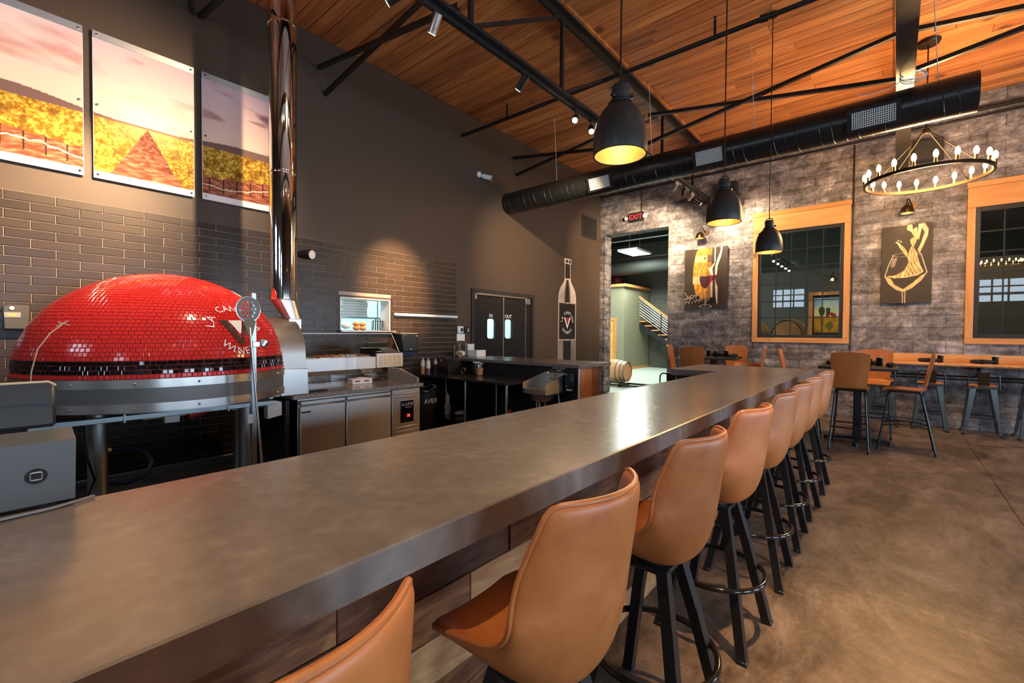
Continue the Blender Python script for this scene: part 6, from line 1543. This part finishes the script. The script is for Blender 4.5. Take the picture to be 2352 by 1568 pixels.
for k in range(7): part('cable', MB().cyl((-8.85, 18.3, 3.32-k*.115), (-5.3, 18.3, .70-k*.1), .006, n=5), T['steel'], t, w=True)
for x in (-8.6, -7.45, -6.3): part('post', MB().box(x-.02, 18.28, 2.2-(x+8.75)*.63, x+.02, 18.32, 3.3-(x+8.75)*.73), T['black_metal'], t, w=True)
t = thing('panel_light', 'bright square ceiling light beyond the doorway', 'ceiling light', (-7.7, 16.2, 4.62))
part('frame', MB().box(-8.1, 15.6, 4.62, -7.3, 16.9, 4.70, .004), T['white_metal'], t, w=True); part('diffuser', MB().box(-8.06, 15.64, 4.612, -7.34, 16.86, 4.62), T['cool_panel'], t, w=True)
part('hanger', MB().cyl((-7.7, 15.8, 4.7), (-7.7, 15.8, 5.6), .006, n=5).cyl((-7.7, 16.7, 4.7), (-7.7, 16.7, 5.6), .006, n=5), T['wire'], t, w=True)
area('panel_light_lamp', (-7.7, 16.2, 4.6), (0, 0, 0), .7, 1.2, 250, (.88, 1, .86))
area('cellar_light_lamp', (-6.6, 13.0, 5.2), (0, 0, 0), .7, 1.4, 300, (.88, 1, .9))
area('cellar_light_lamp', (0.5, 12.6, 5.3), (0, 0, 0), 1.4, .5, 34, (1, .84, .62))
t = thing('cellar_duct', 'thick dark duct crossing under the cellar ceiling', 'duct', (-7, 17.6, 3.9))
part('duct', MB().cyl((-10.4, 17.6, 4.25), (-4.3, 17.6, 4.25), .28, n=32), T['dark_ceiling'], t, w=True); part('seam', MB().cyl((-7.5, 17.6, 4.25), (-7.46, 17.6, 4.25), .287, n=32), T['dark_ceiling'], t, w=True)
for i, y in enumerate((14.6, 15.4, 18.6)): solo('cellar_pipe', MB().cyl((-10.4, y, 5.05-.1*i), (-4.3, y, 5.05-.1*i), .03, n=8), T['galv'], ['grey pipe under the cellar ceiling, nearest the doorway', 'grey pipe under the cellar ceiling before the square light', 'grey pipe under the cellar ceiling above the stairs'][i], 'pipe')
solo('red_tank', MB().cyl((-9.62, 18.6, 3.532), (-9.62, 18.6, 4.0), .25, n=24).sphere((-9.62, 18.6, 4.0), .25, 16, 8, (1, 1, .35)), plain('dark_red_paint', (.12, .008, .008), .5), 'dark red tank on top of the olive stairwell', 'tank')
def barrel(c, ax, label, R0=.27, R1=.335, L_=.88):
    t = thing('wine_barrel', label, 'barrel', (c[0], c[1], c[2]-R1), 0)
    n = 14; prof_ = [(R0+(R1-R0)*math.sin(PI*i/n), -L_/2+L_*i/n) for i in range(n+1)]
    part('staves', MB().lathe(prof_, c, 40, axis=ax), T['barrel'], t, w=True)
    for s in (-1, 1):
        h = L_/2-.035; part('head', MB().lathe([(0, s*h), (R0-.012, s*h)], c, 40, axis=ax), T['barrel'], t, w=True)
        for f in (.47, .36, .22):
            r = R0+(R1-R0)*math.sin(PI*(.5+s*f*1.0))+.004; x = s*f*L_
            part('hoop', MB().lathe([(r, x-.02), (r+.003, x-.018), (r+.003, x+.018), (r, x+.02)], c, 40, axis=ax), T['hoop'], t, w=True)
    return t
barrel((-6.17, 11.75, .42), 0, 'oak barrel lying on a rack just beyond the doorway')
t = thing('barrel_rack', 'black steel barrel rack on the cellar floor', 'rack', (-5.9, 11.7, 0))
part('rail', MB().box(-6.5, 11.45, .03, -4.5, 11.50, .08).box(-6.5, 12.0, .03, -4.5, 12.05, .08), T['black_metal'], t, w=True)
for x in (-6.45, -5.85, -5.2, -4.6): part('cradle', MB().box(x-.03, 11.45, 0, x+.03, 12.05, .085, .004), T['black_metal'], t, w=True)
# partition with daylight window and landscape, seen through the windows
solo('wall_partition', MB().box(-4.1, 14.4, 0, 6.4, 14.6, 3.25), T['grey_wall'], kind='structure', label='grey partition wall in the barrel cellar')
t = thing('landscape_painting', 'landscape of a red farmhouse in a pine frame, seen through the first window', 'painting', (-1.36, 14.34, 1.45))
for a in (((-1.78, 1.40), (-.92, 1.49)), ((-1.78, 2.55), (-.92, 2.64)), ((-1.78, 1.49), (-1.69, 2.55)), ((-1.01, 1.49), (-.92, 2.55))): part('frame_board', MB().box(a[0][0], 14.33, a[0][1], a[1][0], 14.399, a[1][1], .004), T['pine_h'], t, w=True)
part('mat_board', MB().box(-1.69, 14.37, 1.49, -1.01, 14.399, 2.55), T['black_matte'], t, w=True)
def land(s, t_):
    n = fbm(s*7, t_*7, 3); c = mix(np.broadcast_to(np.array([.85, .80, .62]), s.shape+(3,)), (.45, .60, .70), np.clip((t_-.55)*2.4+(n-.5), 0, 1))
    c = np.where((t_ < .48+.08*(n-.5))[..., None], mix(np.broadcast_to(np.array([.80, .55, .10]), s.shape+(3,)), (.5, .35, .05), np.clip(n*2-.7, 0, 1)), c)
    c = np.where((np.hypot(s-.28, (t_-.62)*.9) < .12+.06*(n-.5))[..., None] | ((np.abs(s-.5) < .07) & (t_ > .45) & (t_ < .72-.3*np.abs(s-.5)))[..., None], np.array([.18, .24, .12]), c)
    c = np.where(((np.abs(s-.62) < .15) & (t_ > .46) & (t_ < .58-.3*np.abs(s-.62)))[..., None], np.array([.60, .15, .08]), c); c = np.where(((np.abs(s-.58) < .03) & (t_ > .44) & (t_ < .5))[..., None], np.array([.9, .85, .8]), c)
    return np.where((np.hypot(s-.55, t_-.2) < .12)[..., None], np.array([.40, .40, .12]), c)
picture('painted_face', (-1.66, 14.368, 1.56), (1,0,0), (0,0,1), .62, .92, 60, 80, land, T['canvas'], t)
spot('picture_light', (-1.25, 14.0, 3.0), (-1.3, 14.4, 2.0), 25, 80, .8, (1, .75, .45), .05)
t = thing('cellar_lamp', 'small bronze picture lamp over the farmhouse landscape', 'wall lamp', (-1.25, 14.2, 2.85))
part('shade', MB().lathe([(.09, -.05), (.08, .02), (.04, .07), (.02, .12), (0, .125)], (-1.25, 14.15, 2.92), 24), T['bronze'], t, w=True); part('stem', MB().tube([(-1.25, 14.15, 3.03), (-1.25, 14.18, 3.12), (-1.25, 14.28, 3.16), (-1.25, 14.4, 3.12)], .008, 6), T['bronze'], t, w=True)
part('bulb', MB().sphere((-1.25, 14.15, 2.9), .035, 10, 8), T['bulb'], t, w=True)
barrel((-1.94, 12.6, 1.532), 1, 'oak barrel high on a rack behind the first window', .30, .36)
barrel((-2.75, 12.6, 1.532), 1, 'reddish oak barrel beside the other one behind the first window', .30, .36)
t = thing('barrel_rack', 'steel barrel rack behind the first window', 'rack', (-2.4, 12.6, 0))
for x in (-3.1, -2.345, -1.55):
    for y in (12.25, 12.95): part('post', MB().box(x-.03, y-.03, 0, x+.03, y+.03, 1.16), T['black_metal'], t, w=True)
part('rail', MB().box(-3.12, 12.22, 1.12, -1.52, 12.28, 1.17).box(-3.12, 12.92, 1.12, -1.52, 12.98, 1.17), T['black_metal'], t, w=True)
sc_ = chandelier((1.62, 13.6, 2.98), .625, 18, 'small distant ring chandelier seen through the second window', light=10, top=2.6/.5); sc_.scale = (.5, .5, .5)
solo('light_track', MB().box(-2.19, 11.6, 3.36, -2.15, 14.3, 3.39), T['black_metal'], 'black light track in the cellar behind the first window', 'light track')
for i in range(5):
    t = thing('cellar_spotlight', 'tiny lit spotlight on the cellar track behind the first window', 'spotlight', (-2.17, 11.9+.5*i, 3.2), 0, 'cellar track spotlights')
    part('barrel', MB().cyl((0, 0, .08), (0, -.06, 0), .03, n=12), T['black_metal'], t); part('lens', MB().cyl((0, -.061, -.001), (0, -.063, -.003), .025, n=12), T['lamp_face'], t); part('stem', MB().cyl((0, 0, .06), (0, 0, .16), .006, n=6), T['black_metal'], t)
for i in range(4): solo('track_hanger', MB().cyl((-2.17, 12.0+.7*i, 3.39), (-2.17, 12.0+.7*i, 5.6), .004, n=5), T['black_metal'], 'thin black hanger rod of the cellar light track', 'rod', 'cellar track hangers')
